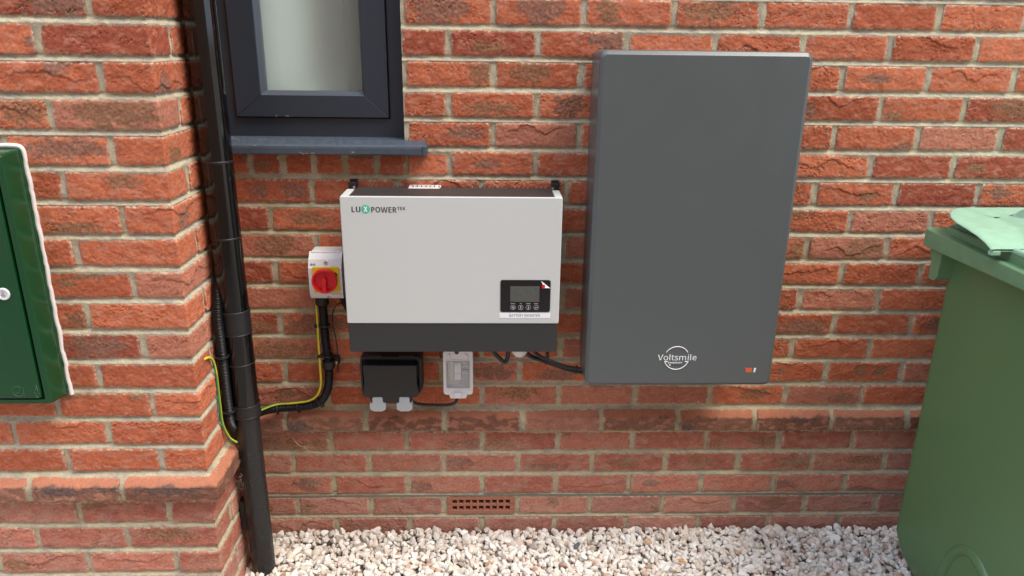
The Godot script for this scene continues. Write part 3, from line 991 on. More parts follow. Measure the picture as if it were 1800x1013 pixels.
func inverter() -> void:
	var t := thing("battery_inverter", "pale grey wall inverter with black base and small dark display", "inverter", Vector3(-0.1955, 0.681, 0))
	var w := 0.2735
	var split := 0.081
	var h := 0.4135
	var zf := 0.176
	# black base
	var b := Mb.new()
	slab(b, rrect(-w + 0.002, 0.0, w - 0.003, split - 0.0012, 0.004, 4), 0.035, zf - 0.002, 0.003, 3)
	part("base_cover", b, M.inv_black, t)
	# pale shell: front panel and two cheeks
	var f := Mb.new()
	slab(f, round_poly([Vector2(-w, split), Vector2(w, split), Vector2(w, h), Vector2(-w, h)], [0.004, 0.004, 0.006, 0.006], 4), zf - 0.006, zf, 0.0026, 4)
	var shell := part("front_panel", f, M.inv_pale, t)
	for s in [-1.0, 1.0]:
		var c := Mb.new()
		var xa: float = -w if s < 0 else w - 0.019
		box(c, Vector3(xa, split, 0.080), Vector3(xa + 0.019, h - 0.0004, zf - 0.0062), 0.0025)
		part("side_cheek", c, M.inv_pale, t)
	var core := Mb.new()
	box(core, Vector3(-w + 0.0195, split + 0.0005, 0.036), Vector3(w - 0.0195, h - 0.004, 0.0795), 0.002)
	box(core, Vector3(-w + 0.0195, split + 0.0005, 0.080), Vector3(w - 0.0195, h - 0.0025, zf - 0.0065), 0.001)
	part("inner_body", core, M.inv_dark, t)
	# heat sink fins behind
	for k in 44:
		var fin := Mb.new()
		var x := -w + 0.028 + (2 * w - 0.056) * k / 43.0
		box(fin, Vector3(x - 0.0012, 0.06, 0.030), Vector3(x + 0.0012, h + 0.001, 0.0358), 0.0005)
		part("heat_sink_fin", fin, M.alu_dark, t)
	for s in [-0.268, 0.268]:
		var k := Mb.new()
		box(k, Vector3(s - 0.010, h - 0.03, 0.0015), Vector3(s + 0.010, h + 0.012, 0.0055), 0.001)
		box(k, Vector3(s - 0.010, h - 0.012, 0.006), Vector3(s + 0.010, h + 0.007, 0.030), 0.002)
		part("hanging_bracket", k, M.black_matt, t)
		var sc := Mb.new()
		lathe(sc, Vector3(s + (0.010 if s < 0 else -0.010), h + 0.001, 0.060), Vector3.UP, [Vector2(0.0035, -0.006), Vector2(0.0035, 0.002), Vector2(0.0, 0.0025)], 12)
		part("bracket_screw", sc, M.steel, t)
	# display: offsets from the foot of the body
	var ox := 0.1955
	var oy := -0.681
	var d := Mb.new()
	slab(d, rrect(-0.0740 + ox, 0.7945 + oy, 0.0540 + ox, 0.8815 + oy, 0.006, 6), zf - 0.001, zf + 0.0012, 0.0005, 2)
	var disp := part("display_panel", d, M.disp, t)
	var rim := Mb.new()
	frame(rim, rrect(-0.0750 + ox, 0.7935 + oy, 0.0550 + ox, 0.8825 + oy, 0.0065, 6), rrect(-0.0738 + ox, 0.7947 + oy, 0.0538 + ox, 0.8813 + oy, 0.0058, 6), zf - 0.001, zf + 0.0006)
	part("display_rim", rim, M.steel, disp)
	var l := Mb.new()
	box(l, Vector3(-0.0490 + ox, 0.8230 + oy, zf + 0.001), Vector3(0.0260 + ox, 0.8650 + oy, zf + 0.0018), 0.0002)
	part("lcd_film", l, M.film, disp)
	var caps := ["Return", "Up", "Down", "Enter"]
	for k in 4:
		var x := -0.0415 + 0.0199 * k + ox
		var y := 0.8075 + oy
		var r := Mb.new()
		tube(r, arc(Vector3(x, y, zf + 0.0013), 0.0062, 0.0, TAU, 28), 0.0004, 6)
		part("button_ring", r, M.dim_ink, disp)
		letters("button_letters", caps[k], x - (0.0055 if k != 1 else 0.0025), x + (0.0055 if k != 1 else 0.0025), 0.8168 + oy, 0.0028, zf + 0.0013, M.dim_ink, disp)
		var a := Mb.new()
		var z0 := zf + 0.0012
		var z1 := zf + 0.0017
		if k == 0:
			tri_plate(a, Vector2(x - 0.0038, y + 0.001), Vector2(x - 0.0008, y + 0.0033), Vector2(x - 0.0008, y - 0.0013), z0, z1)
			box(a, Vector3(x - 0.0009, y + 0.0003, z0), Vector3(x + 0.0034, y + 0.0018, z1), 0.0001)
			box(a, Vector3(x + 0.0022, y - 0.0022, z0), Vector3(x + 0.0035, y + 0.0004, z1), 0.0001)
			box(a, Vector3(x - 0.0012, y - 0.0030, z0), Vector3(x + 0.0034, y - 0.0018, z1), 0.0001)
		elif k == 3:
			tri_plate(a, Vector2(x - 0.0038, y - 0.0008), Vector2(x - 0.0008, y + 0.0016), Vector2(x - 0.0008, y - 0.0032), z0, z1)
			box(a, Vector3(x - 0.0009, y - 0.0015, z0), Vector3(x + 0.0034, y - 0.0001, z1), 0.0001)
			box(a, Vector3(x + 0.0022, y - 0.0002, z0), Vector3(x + 0.0035, y + 0.0024, z1), 0.0001)
		else:
			var up := 1.0 if k == 1 else -1.0
			tri_plate(a, Vector2(x - 0.0026, y + 0.0008 * up), Vector2(x + 0.0026, y + 0.0008 * up), Vector2(x, y + 0.0042 * up), z0, z1)
			box(a, Vector3(x - 0.0009, y - 0.0036 if up > 0 else y - 0.0010, z0), Vector3(x + 0.0009, y + 0.0010 if up > 0 else y + 0.0036, z1), 0.0001)
		part("button_arrow", a, M.dim_ink, disp)
	# peeling corner of the protective film with its red pull tab
	var pe := Mb.new()
	var pa := Vector3(0.0295 + ox, 0.8795 + oy, zf + 0.0018)
	var pb := Vector3(0.0535 + ox, 0.8600 + oy, zf + 0.0018)
	var pc := Vector3(0.0380 + ox, 0.8625 + oy, zf + 0.007)
	pe.face([pa, pb, pc], Vector3(0.1, 0.2, 1).normalized())
	part("peeling_film", pe, M.white_gloss, disp)
	var rt := Mb.new()
	slab(rt, rrect(0.0315 + ox, 0.8610 + oy, 0.0395 + ox, 0.8710 + oy, 0.002, 4), zf + 0.0055, zf + 0.0066, 0.0003, 1)
	part("red_pull_tab", rt, M.red, disp)
	# printed label under it
	var la := Mb.new()
	box(la, Vector3(-0.0765 + ox, 0.7778 + oy, zf - 0.0008), Vector3(0.0555 + ox, 0.7920 + oy, zf + 0.0006), 0.0002)
	var label := part("name_label", la, M.white_label, t)
	letters("label_letters", "BATTERY INVERTER", -0.0505 + ox, 0.0285 + ox, 0.7815 + oy, 0.0070, zf + 0.0006, M.grey_ink, label, "Droid Sans", false)
	# maker's mark: LU, a green disc with an x, POWER and a raised TEK
	letters("mark_letters", "LU", -0.4410 + ox, -0.4190 + ox, 1.0550 + oy, 0.0140, zf, M.dark_ink, shell)
	var disc := Mb.new()
	slab(disc, circle(-0.4065 + ox, 1.0630 + oy, 0.0110, 36), zf - 0.0008, zf + 0.0005, 0.0002, 1)
	part("mark_disc", disc, M.teal, shell)
	var xx := Mb.new()
	for s in [-1.0, 1.0]:
		var q := Vector2(0.0030 * s, 0.0062)
		var c := Vector2(-0.4065 + ox, 1.0630 + oy)
		var side := Vector2(q.y, -q.x).normalized() * 0.0013
		slab(xx, round_poly([c - q - side, c - q + side, c + q + side, c + q - side] if (-q - side - (-q + side)).cross(q + side) > 0 else [c - q + side, c - q - side, c + q - side, c + q + side], 0.0001, 1), zf, zf + (0.0007 if s > 0 else 0.0008), 0.0, 1)
	part("mark_cross", xx, M.white_label, shell)
	letters("mark_letters", "POWER", -0.3930 + ox, -0.3305 + ox, 1.0545 + oy, 0.0142, zf, M.dark_ink, shell)
	letters("mark_letters", "TEK", -0.3290 + ox, -0.3090 + ox, 1.0610 + oy, 0.0080, zf, M.dark_ink, shell, "Droid Sans", true)
	# white round gland cap and cable loop below the right half
	var g := Mb.new()
	lathe(g, Vector3(0.1765, -0.030, 0.085), Vector3.UP, [Vector2(0.0, -0.022), Vector2(0.012, -0.0195), Vector2(0.0205, -0.010), Vector2(0.0225, 0.0), Vector2(0.0225, 0.045)], 32)
	part("round_gland", g, M.white_plastic, t)
	var lp := Mb.new()
	tube(lp, spline([Vector3(0.090, 0.02, 0.075), Vector3(0.105, -0.043, 0.070), Vector3(0.122, -0.066, 0.066), Vector3(0.137, -0.079, 0.062), Vector3(0.144, -0.066, 0.062), Vector3(0.146, -0.035, 0.065), Vector3(0.146, 0.02, 0.07)], 0.004), 0.0062, 12)
	part("cable_loop", lp, M.black_rubber, t)


func tri_plate(b: Mb, p: Vector2, q: Vector2, r: Vector2, z0: float, z1: float) -> void:
	var pts := [p, q, r] if (q - p).cross(r - p) > 0 else [p, r, q]
	slab(b, round_poly(pts, 0.0001, 1), z0, z1, 0.0, 1)


func arc(c: Vector3, r: float, a0: float, a1: float, n: int) -> Array:
	var out := []
	for k in n + 1:
		var a := lerpf(a0, a1, float(k) / n)
		out.append(c + Vector3(cos(a) * r, sin(a) * r, 0))
	return out


func battery() -> void:
	var t := thing("battery_cabinet", "large dark grey battery cabinet hung on the brick wall", "battery", Vector3(0.408, 0.578, 0))
	var w := 0.2530
	var h := 0.8635
	var zf := 0.168
	var b := Mb.new()
	slab_chamfer(b, rrect(-w, 0.0, w, h, 0.018, 8), 0.045, zf, 0.0095, 0.002)
	var body := part("cabinet_shell", b, M.battery, t)
	var k := Mb.new()
	slab(k, rrect(-w + 0.002, 0.05, w - 0.006, h - 0.004, 0.01, 4), 0.012, 0.0445, 0.001, 1)
	part("back_plate", k, M.battery, t)
	for y in [0.18, 0.66]:
		var br := Mb.new()
		box(br, Vector3(-w + 0.05, y, 0.001), Vector3(w - 0.05, y + 0.05, 0.0115), 0.001)
		part("wall_rail", br, M.black_matt, t)
	# emblem: broken ring through the name
	var c := Vector3(-0.0105, 0.0835, zf + 0.0003)
	var up := Mb.new()
	tube(up, arc(c, 0.0330, 0.52, PI - 0.52, 30), 0.00115, 6)
	part("emblem_ring", up, M.white_ink, body)
	var dn := Mb.new()
	tube(dn, arc(c, 0.0330, PI + 0.30, TAU - 0.30, 34), 0.00115, 6)
	for s in [-1.0, 1.0]:
		box(dn, Vector3(c.x + s * 0.0277 - 0.0048, c.y - 0.0114, zf), Vector3(c.x + s * 0.0277 + 0.0048, c.y - 0.0092, zf + 0.0009), 0.0002)
	part("emblem_ring", dn, M.white_ink, body)
	letters("emblem_letters", "Voltsmile", c.x - 0.0505, c.x + 0.0535, c.y - 0.0068, 0.0178, zf, M.white_ink, body, "Droid Sans", false)
	letters("emblem_letters", "ENERGY", c.x - 0.0215, c.x + 0.0165, c.y - 0.0160, 0.0046, zf, M.white_ink, body)
	var dot := Mb.new()
	slab(dot, circle(c.x - 0.0165, c.y - 0.0205, 0.0021, 14), zf - 0.0005, zf + 0.0006, 0.0002, 1)
	part("emblem_dot", dot, M.white_ink, body)
	letters("emblem_letters", "SMART", c.x - 0.0115, c.x + 0.0150, c.y - 0.0218, 0.0022, zf, M.disp, body)
	# model mark: orange slanted strokes and a white one
	var m := Mb.new()
	var mx := 0.1785
	var my := 0.0420
	for k2 in 3:
		var x := mx + 0.0062 * k2
		slab(m, round_poly([Vector2(x + 0.0020, my), Vector2(x + 0.0072 - (0.002 if k2 == 2 else 0.0), my), Vector2(x + 0.0050, my + 0.0125), Vector2(x, my + 0.0125)], 0.0003, 1), zf - 0.0005, zf + 0.0006 + 0.0001 * k2, 0.0, 1)
	part("model_mark", m, M.orange_ink, body)
	var one := Mb.new()
	slab(one, round_poly([Vector2(mx + 0.0222, my), Vector2(mx + 0.0268, my), Vector2(mx + 0.0288, my + 0.0125), Vector2(mx + 0.0236, my + 0.0125)], 0.0003, 1), zf - 0.0005, zf + 0.0006, 0.0, 1)
	part("model_mark", one, M.white_ink, body)


func battery_cables() -> void:
	var t := thing("battery_cables", "pair of black cables sagging from the inverter to the battery", "cable")
	var b := Mb.new()
	tube(b, spline([Vector3(-0.012, 0.655, 0.05), Vector3(0.010, 0.618, 0.052), Vector3(0.045, 0.605, 0.056), Vector3(0.085, 0.592, 0.062), Vector3(0.125, 0.580, 0.068), Vector3(0.175, 0.574, 0.075)], 0.004), 0.0062, 14)
	part("cable", b, M.black_rubber, t)
	var c := Mb.new()
	tube(c, spline([Vector3(0.005, 0.665, 0.058), Vector3(0.030, 0.627, 0.062), Vector3(0.062, 0.610, 0.066), Vector3(0.098, 0.597, 0.072), Vector3(0.132, 0.590, 0.076), Vector3(0.175, 0.587, 0.08)], 0.004), 0.0054, 14)
	part("cable", c, M.black_rubber, t)
	for q in [[Vector3(0.060, 0.606, 0.061), Vector3(1, -0.4, 0.15)], [Vector3(0.142, 0.583, 0.073), Vector3(1, -0.15, 0.1)]]:
		var s := Mb.new()
		lathe(s, q[0], q[1].normalized(), [Vector2(0.011, -0.002), Vector2(0.0132, -0.002), Vector2(0.0132, 0.002), Vector2(0.011, 0.002)], 20)
		part("cable_tie", s, M.black_matt, t)
	var hd := Mb.new()
	box(hd, Vector3(0.056, 0.617, 0.060), Vector3(0.065, 0.632, 0.068), 0.001)
	part("tie_tail", hd, M.black_matt, t)


func socket_box() -> void:
	var t := thing("outdoor_socket", "black weatherproof double socket with two grey latches under inverter", "socket", Vector3(-0.3795, 0.505, 0))
	var b := Mb.new()
	slab(b, rrect(-0.0865, -0.005, 0.0865, 0.112, 0.014, 6), 0.001, 0.046, 0.004, 3)
	part("back_box", b, M.socket_black, t)
	var r := Mb.new()
	frame(r, rrect(-0.0850, -0.003, 0.0850, 0.1105, 0.013, 6), rrect(-0.0800, 0.002, 0.0800, 0.1060, 0.010, 6), 0.045, 0.060)
	part("hood_rim", r, M.socket_black, t)
	var l := Mb.new()
	# lid outline: concave sides and a dropped apron that carries the latches
	slab(l, round_poly([Vector2(-0.0745, -0.004), Vector2(-0.060, -0.0065), Vector2(-0.056, -0.0235), Vector2(0.057, -0.0235), Vector2(0.060, -0.0065), Vector2(0.0735, -0.004), Vector2(0.0800, 0.006), Vector2(0.0735, 0.040), Vector2(0.0750, 0.080), Vector2(0.0750, 0.095), Vector2(-0.0750, 0.095), Vector2(-0.0750, 0.080), Vector2(-0.0735, 0.040), Vector2(-0.0800, 0.006)], [0.004, 0.004, 0.004, 0.004, 0.004, 0.004, 0.005, 0.02, 0.01, 0.008, 0.008, 0.01, 0.02, 0.005], 4), 0.046, 0.080, 0.0034, 4)
	var lid := part("lid", l, M.socket_black, t)
	for x in [-0.0375, 0.0375]:
		var g := Mb.new()
		slab(g, round_poly([Vector2(x - 0.0220, -0.040), Vector2(x - 0.012, -0.0465), Vector2(x + 0.012, -0.0465), Vector2(x + 0.0220, -0.040), Vector2(x + 0.0225, -0.0205), Vector2(x + 0.0150, -0.0195), Vector2(x + 0.0145, -0.006), Vector2(x + 0.0115, -0.0025), Vector2(x - 0.0115, -0.0025), Vector2(x - 0.0145, -0.006), Vector2(x - 0.0150, -0.0195), Vector2(x - 0.0225, -0.0205)], 0.002, 3), 0.066, 0.084, 0.0012, 2)
		part("latch", g, M.latch_grey, lid)
	for x in [-0.045, 0.045]:
		var hg := Mb.new()
		box(hg, Vector3(x - 0.022, 0.106, 0.040), Vector3(x + 0.022, 0.1145, 0.058), 0.002)
		part("hinge", hg, M.socket_black, t)


func breaker_box() -> void:
	var t := thing("breaker_enclosure", "small white breaker enclosure with clear cover hanging below inverter", "electrical box", Vector3(-0.1905, 0.566, 0))
	var b := Mb.new()
	slab(b, round_poly([Vector2(-0.0415, -0.066), Vector2(0.0415, -0.066), Vector2(0.0415, 0.070), Vector2(-0.0415, 0.070)], [0.010, 0.010, 0.004, 0.004], 5), 0.001, 0.036, 0.002, 2)
	part("back_box", b, M.white_plastic, t)
	var f := Mb.new()
	frame(f, rrect(-0.0415, -0.0655, 0.0415, 0.0695, 0.008, 5), rrect(-0.0335, -0.0455, 0.0335, 0.0385, 0.003, 5), 0.0355, 0.062)
	part("cover_frame", f, M.white_plastic, t)
	var tongue := Mb.new()
	slab(tongue, round_poly([Vector2(-0.026, -0.0655), Vector2(-0.022, -0.0775), Vector2(0.022, -0.0775), Vector2(0.026, -0.0655), Vector2(0.026, -0.060), Vector2(-0.026, -0.060)], 0.002, 3), 0.030, 0.064, 0.002, 2)
	part("cover_tongue", tongue, M.white_plastic, t)
	var notch := Mb.new()
	box(notch, Vector3(-0.0115, -0.0745, 0.060), Vector3(0.0095, -0.056, 0.068), 0.002)
	part("latch", notch, M.white_plastic, t)
	for x in [-0.024, 0.024]:
		var s := Mb.new()
		box(s, Vector3(x - 0.004, 0.045, 0.060), Vector3(x + 0.004, 0.0600, 0.0645), 0.001)
		part("hinge_lug", s, M.white_plastic, t)
	for y in [0.0400, -0.0530]:
		var bar := Mb.new()
		box(bar, Vector3(-0.036, y, 0.061), Vector3(0.036, y + 0.0025, 0.0635), 0.0008)
		part("cover_rib", bar, M.white_plastic, t)
	# the devices on the rail
	var rail := Mb.new()
	box(rail, Vector3(-0.034, -0.046, 0.0362), Vector3(0.034, 0.039, 0.038), 0.0005)
	part("rail_plate", rail, M.white_shade, t)
	var d := Mb.new()
	box(d, Vector3(-0.030, -0.026, 0.038), Vector3(-0.0125, 0.033, 0.050), 0.001)
	part("blank_module", d, M.cream, t)
	var e := Mb.new()
	box(e, Vector3(-0.0105, -0.022, 0.038), Vector3(0.0085, 0.030, 0.056), 0.001)
	var dev := part("breaker_module", e, M.white_plastic, t)
	letters("module_letters", "20A", -0.0080, 0.0060, 0.0235, 0.0028, 0.056, M.grey_ink, dev, "Droid Sans", false)
	var sl := Mb.new()
	box(sl, Vector3(-0.0095, -0.0035, 0.0555), Vector3(0.0075, -0.0025, 0.0564), 0.0002)
	part("module_seam", sl, M.grey_ink, dev)
	var g := Mb.new()
	box(g, Vector3(0.0105, -0.022, 0.038), Vector3(0.0300, 0.030, 0.048), 0.001)
	var dev2 := part("switch_module", g, M.white_shade, t)
	var lv := Mb.new()
	box(lv, Vector3(0.0120, 0.0015, 0.047), Vector3(0.0285, 0.0080, 0.056), 0.001)
	part("switch_lever", lv, M.grey_plastic, dev2)
	for y in [Vector2(0.0185, 0.0230), Vector2(-0.0200, -0.0080)]:
		var gr := Mb.new()
		box(gr, Vector3(0.0115, y.x, 0.0475), Vector3(0.029, y.y, 0.0492), 0.0004)
		part("terminal_cover", gr, M.blue_grey, dev2)
	var cl := Mb.new()
	box(cl, Vector3(-0.0333, -0.0453, 0.0600), Vector3(0.0333, 0.0383, 0.0614), 0.0005)
	part("clear_window", cl, M.clear, t)
	var win := Mb.new()
	frame(win, rrect(-0.0333, -0.0453, 0.0333, 0.0383, 0.003, 4), rrect(-0.0305, -0.0425, 0.0305, 0.0355, 0.002, 4), 0.0616, 0.0632)
	part("window_rim", win, M.clear_edge, t)
	var knob := Mb.new()
	lathe(knob, Vector3(-0.003, 0.0665, 0.060), Vector3(0, 0, 1), [Vector2(0.0065, 0.0), Vector2(0.0060, 0.006), Vector2(0.0, 0.007)], 18)
	part("dark_red_button", knob, M.maroon, t)
	var lp := Mb.new()
	tube(lp, spline([Vector3(-0.047, 0.075, 0.02), Vector3(-0.0525, 0.050, 0.022), Vector3(-0.0515, 0.034, 0.024), Vector3(-0.0475, 0.031, 0.024), Vector3(-0.045, 0.05, 0.022), Vector3(-0.044, 0.075, 0.02)], 0.003), 0.0014, 8)
	part("wire_loop", lp, M.black_matt, t)


func power_cable() -> void:
	var b := Mb.new()
	tube(b, spline([Vector3(-0.335, 0.478, 0.030), Vector3(-0.322, 0.4600, 0.030), Vector3(-0.300, 0.4530, 0.030), Vector3(-0.265, 0.4510, 0.030), Vector3(-0.225, 0.4510, 0.030), Vector3(-0.205, 0.4560, 0.030), Vector3(-0.196, 0.4700, 0.030), Vector3(-0.193, 0.50, 0.028)], 0.003), 0.0047, 12)
	var o := part("power_cable", b, M.black_rubber, self)
	tag(o, "black power cable running from the socket up into breaker enclosure", "cable")


func wall_box() -> void:
	var t := thing("junction_box", "white junction box on the wall showing just above the inverter", "electrical box", Vector3(-0.2745, 1.03, 0))
	var b := Mb.new()
	slab(b, rrect(-0.0425, -0.06, 0.0425, 0.0610, 0.003, 4), 0.001, 0.048, 0.002, 2)
	part("box_body", b, M.white_plastic, t)
	var c := Mb.new()
	box(c, Vector3(-0.026, 0.0605, 0.010), Vector3(0.028, 0.0618, 0.040), 0.0004)
	part("top_window", c, M.pink_plastic, t)


func meter_box() -> void:
	var t := thing("meter_box", "dark green wall meter box with white lock sealed to brickwork", "meter box", Vector3(-1.3, 0.94, DP))
	# truncated lid: base outline against the wall, smaller front
	var x0 := -0.20
	var x1 := 0.1985
	var y0 := -0.290
	var y1 := 0.290
	var b := Mb.new()
	slab(b, rrect(x0, y0, x1, y1, 0.006, 4), -0.03, 0.010, 0.0, 1)
	var base: Array = rrect(x0, y0, x1, y1, 0.006, 5)
	var front: Array = rrect(x0 + 0.014, y0 + 0.0, x1 - 0.0150, y1 - 0.010, 0.005, 5)
	var mid: Array = rrect(x0 + 0.012, y0 - 0.002, x1 - 0.0120, y1 - 0.008, 0.006, 5)
	var rings := [[base, 0.008, 0.0], [mid, 0.050, 0.25], [front, 0.0535, 1.2]]
	var first := b.v.size()
	var k: int = base[0].size()
	for r in rings:
		for j in k:
			var q: Vector2 = r[0][0][j]
			var n: Vector2 = r[0][1][j]
			b.p(Vector3(q.x, q.y, r[1]), Vector3(n.x * cos(r[2]), n.y * cos(r[2]), sin(r[2])))
	for a in 2:
		for j in k:
			var j1 := (j + 1) % k
			b.quad(first + a * k + j, first + a * k + j1, first + (a + 1) * k + j1, first + (a + 1) * k + j)
	# front ring round the door, then the groove
	var lip: Array = rrect(x0 + 0.026, y0 + 0.0095, x1 - 0.0255, y1 - 0.024, 0.005, 5)
	frame(b, front, lip, 0.040, 0.0535)
	part("frame_cover", b, M.green_gloss, t)
	var g := Mb.new()
	slab(g, rrect(x0 + 0.02, y0 + 0.006, x1 - 0.02, y1 - 0.02, 0.004, 3), 0.03, 0.043, 0.0, 1)
	part("door_groove", g, M.green_dark, t)
	var d := Mb.new()
	slab(d, rrect(x0 + 0.036, y0 + 0.0135, x1 - 0.0330, y1 - 0.034, 0.006, 5), 0.043, 0.0560, 0.003, 3)
	var door := part("door", d, M.green_gloss, t)
	var lx := 0.1325
	var ly := -0.021
	var lk := Mb.new()
	lathe(lk, Vector3(lx, ly, 0.056), Vector3(0, 0, 1), [Vector2(0.0140, 0.0), Vector2(0.0140, 0.002), Vector2(0.0128, 0.0032), Vector2(0.0098, 0.0032), Vector2(0.0085, 0.0012), Vector2(0.0, 0.0012)], 30)
	part("lock_ring", lk, M.white_plastic, door)
	var lt := Mb.new()
	tri_plate(lt, Vector2(lx - 0.0052, ly - 0.004), Vector2(lx + 0.0052, ly - 0.004), Vector2(lx, ly + 0.0058), 0.0570, 0.0600)
	part("triangle_key", lt, M.steel, door)
	# small moulded mark in the lower corner of the door
	var em := Mb.new()
	tube(em, arc(Vector3(0.117, -0.258, 0.0562), 0.0125, 0.9, TAU + 0.1, 26), 0.0007, 6)
	tube(em, [Vector3(0.1105, -0.2615, 0.0562), Vector3(0.1165, -0.2635, 0.0562), Vector3(0.1245, -0.2475, 0.0562)], 0.0007, 6)
	tube(em, [Vector3(0.1295, -0.2705, 0.0562), Vector3(0.1295, -0.2475, 0.0562)], 0.0007, 6)
	part("moulded_mark", em, M.green_mark, door)
	var scf := Mb.new()
	for j in 9:
		var p0 := Vector3(0.152 + rng.randf_range(-0.010, 0.012), -0.262 + rng.randf_range(-0.014, 0.02), 0.0561)
		tube(scf, [p0, p0 + Vector3(rng.randf_range(-0.001, 0.001), rng.randf_range(0.002, 0.006), 0)], 0.0003, 4)
	part("scuff_marks", scf, M.scuff, door)
	# bead of white sealant, squeezed out unevenly
	var se := Mb.new()
	var path := []
	for j in 200:
		var u := j / 199.0
		var q: Vector3
		if u < 0.30:
			q = Vector3(x0 + (x1 - x0) * u / 0.30, y1 + 0.004, 0)
		elif u < 0.34:
			var a := (u - 0.30) / 0.04 * PI / 2
			q = Vector3(x1 - 0.008 + sin(a) * 0.011, y1 - 0.008 + cos(a) * 0.012, 0)
		else:
			q = Vector3(x1 + 0.003, lerpf(y1 - 0.01, y0 - 0.004, (u - 0.34) / 0.66), 0)
		path.append(q + Vector3(0.0020 * fbm(j * 0.07, 1.0), 0.002 * fbm(j * 0.06, 5.0), 0.0))
	tube(se, path, 0.0050, 12)
	for q in se.v.size():
		se.v[q] += Vector3(0.0014, 0.0008, 0.001) * noise2.get_noise_3dv(se.v[q] * 22.0)
	part("sealant_bead", se, M.sealant, t)


# ---------------------------------------------------------------- wheelie bin
func wheelie_bin() -> void:
	var t := thing("wheelie_bin", "green wheeled rubbish bin with pale lid at the wall", "bin", Vector3(1.044, 0, 0.09))
	t.rotation.y = deg_to_rad(1.6)
	# body: rounded rectangles lofted from foot to rim; u to the right, z towards the viewer
	var b := Mb.new()
	var levels := [[0.0, 0.080, 0.135, 0.50, 0.60, 0.02], [0.012, 0.074, 0.116, 0.505, 0.605, 0.025], [0.055, 0.0635, 0.058, 0.512, 0.612, 0.034], [0.095, 0.0600, 0.036, 0.515, 0.616, 0.032], [0.5, 0.0600, 0.035, 0.530, 0.64, 0.032], [0.93, 0.0595, 0.034, 0.545, 0.67, 0.030], [0.957, 0.0590, 0.034, 0.546, 0.672, 0.030]]
	loft(b, levels)
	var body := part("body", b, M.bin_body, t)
	# rim: deep at the front, thinning towards the hinge
	var r := Mb.new()
	var top := [[0.0, 1.004], [0.12, 0.998], [0.35, 0.992], [0.70, 0.987]]
	var lo := 0.957
	wedge_frame(r, 0.0, 0.0, 0.57, 0.70, 0.06, lo, 1.006, 0.986)
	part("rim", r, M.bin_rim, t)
	for q in [[0.000, 0.010, 0.022], [0.490, 0.010, 0.022]]:
		var g := Mb.new()
		var x: float = q[0]
		var pts := [Vector2(0.016, 0.957), Vector2(0.070, 0.957), Vector2(0.068, 0.885), Vector2(0.056, 0.874), Vector2(0.034, 0.874), Vector2(0.030, 0.925)]
		fin(g, pts, x + 0.020, x + 0.062)
		part("corner_gusset", g, M.bin_rim, t)
	# lid: dark skirt, pale top with two raised ridges, front lip that overhangs
	var s := Mb.new()
	loft(s, [[0.985, 0.028, 0.030, 0.545, 0.690, 0.035], [1.012, 0.026, 0.030, 0.547, 0.690, 0.036], [1.018, 0.030, 0.034, 0.543, 0.686, 0.036], [1.020, 0.036, 0.040, 0.537, 0.680, 0.036]])
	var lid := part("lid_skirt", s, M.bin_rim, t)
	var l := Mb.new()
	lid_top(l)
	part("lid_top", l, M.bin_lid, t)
	var lip := Mb.new()
	lid_lip(lip)
	part("lid_lip", lip, M.bin_lid, t)
	var eb := Mb.new()
	tube(eb, spline([Vector3(0.033, 1.0215, 0.245), Vector3(0.033, 1.0215, 0.45), Vector3(0.034, 1.0215, 0.672)], 0.02), 0.0075, 10)
	part("lid_edge_bead", eb, M.bin_lid, t)
	# moulded arrow mark on the lid
	var mu := 0.155
	var mw := 0.105
	var mn := Vector3(lid_height(mu - 0.02, mw) - lid_height(mu + 0.02, mw), 0.04, lid_height(mu, mw - 0.02) - lid_height(mu, mw + 0.02)).normalized()
	var mc := Vector3(mu, lid_height(mu, mw) + 0.0002, mw)
	var mx := Vector3(1, 0, 0).slide(mn).normalized()
	var ar := Mb.new()
	tube(ar, arc(Vector3(0, 0, 0.0), 0.011, 0.3, 4.6, 18), 0.0014, 6)
	tri_plate(ar, Vector2(0.005, 0.002), Vector2(0.017, 0.003), Vector2(0.010, 0.012), 0.0012, 0.0026)
	var o2 := part("moulded_arrow", ar, M.bin_lid_dark, lid)
	o2.transform = Transform3D(Basis(mx, mn.cross(mx), mn), mc)
	# wheel housing at the back foot: a proud bead over a sunken arch
	var path := []
	for q in [[0.262, 0.04], [0.272, 0.108], [0.281, 0.152], [0.297, 0.200], [0.320, 0.230], [0.350, 0.245], [0.385, 0.240], [0.43, 0.212], [0.49, 0.15], [0.56, 0.06]]:
		path.append(Vector3(side_u(q[1]) + 0.0085, q[1], q[0]))
	var bead := Mb.new()
	tube(bead, spline(path, 0.006), 0.0170, 16)
	part("wheel_arch_bead", bead, M.bin_body, body)
	for q in [[0.02, 0.03], [0.50, 0.03]]:
		var wh := Mb.new()
		lathe(wh, Vector3(q[0] + 0.05, 0.1, 0.60), Vector3(1, 0, 0), [Vector2(0.0, -0.02), Vector2(0.085, -0.02), Vector2(0.10, -0.012), Vector2(0.10, 0.012), Vector2(0.085, 0.02), Vector2(0.0, 0.02)], 32)
		part("wheel", wh, M.black_rubber, t)


func side_u(y: float) -> float:
	return lerpf(0.078, 0.060, clampf(y / 0.095, 0.0, 1.0))


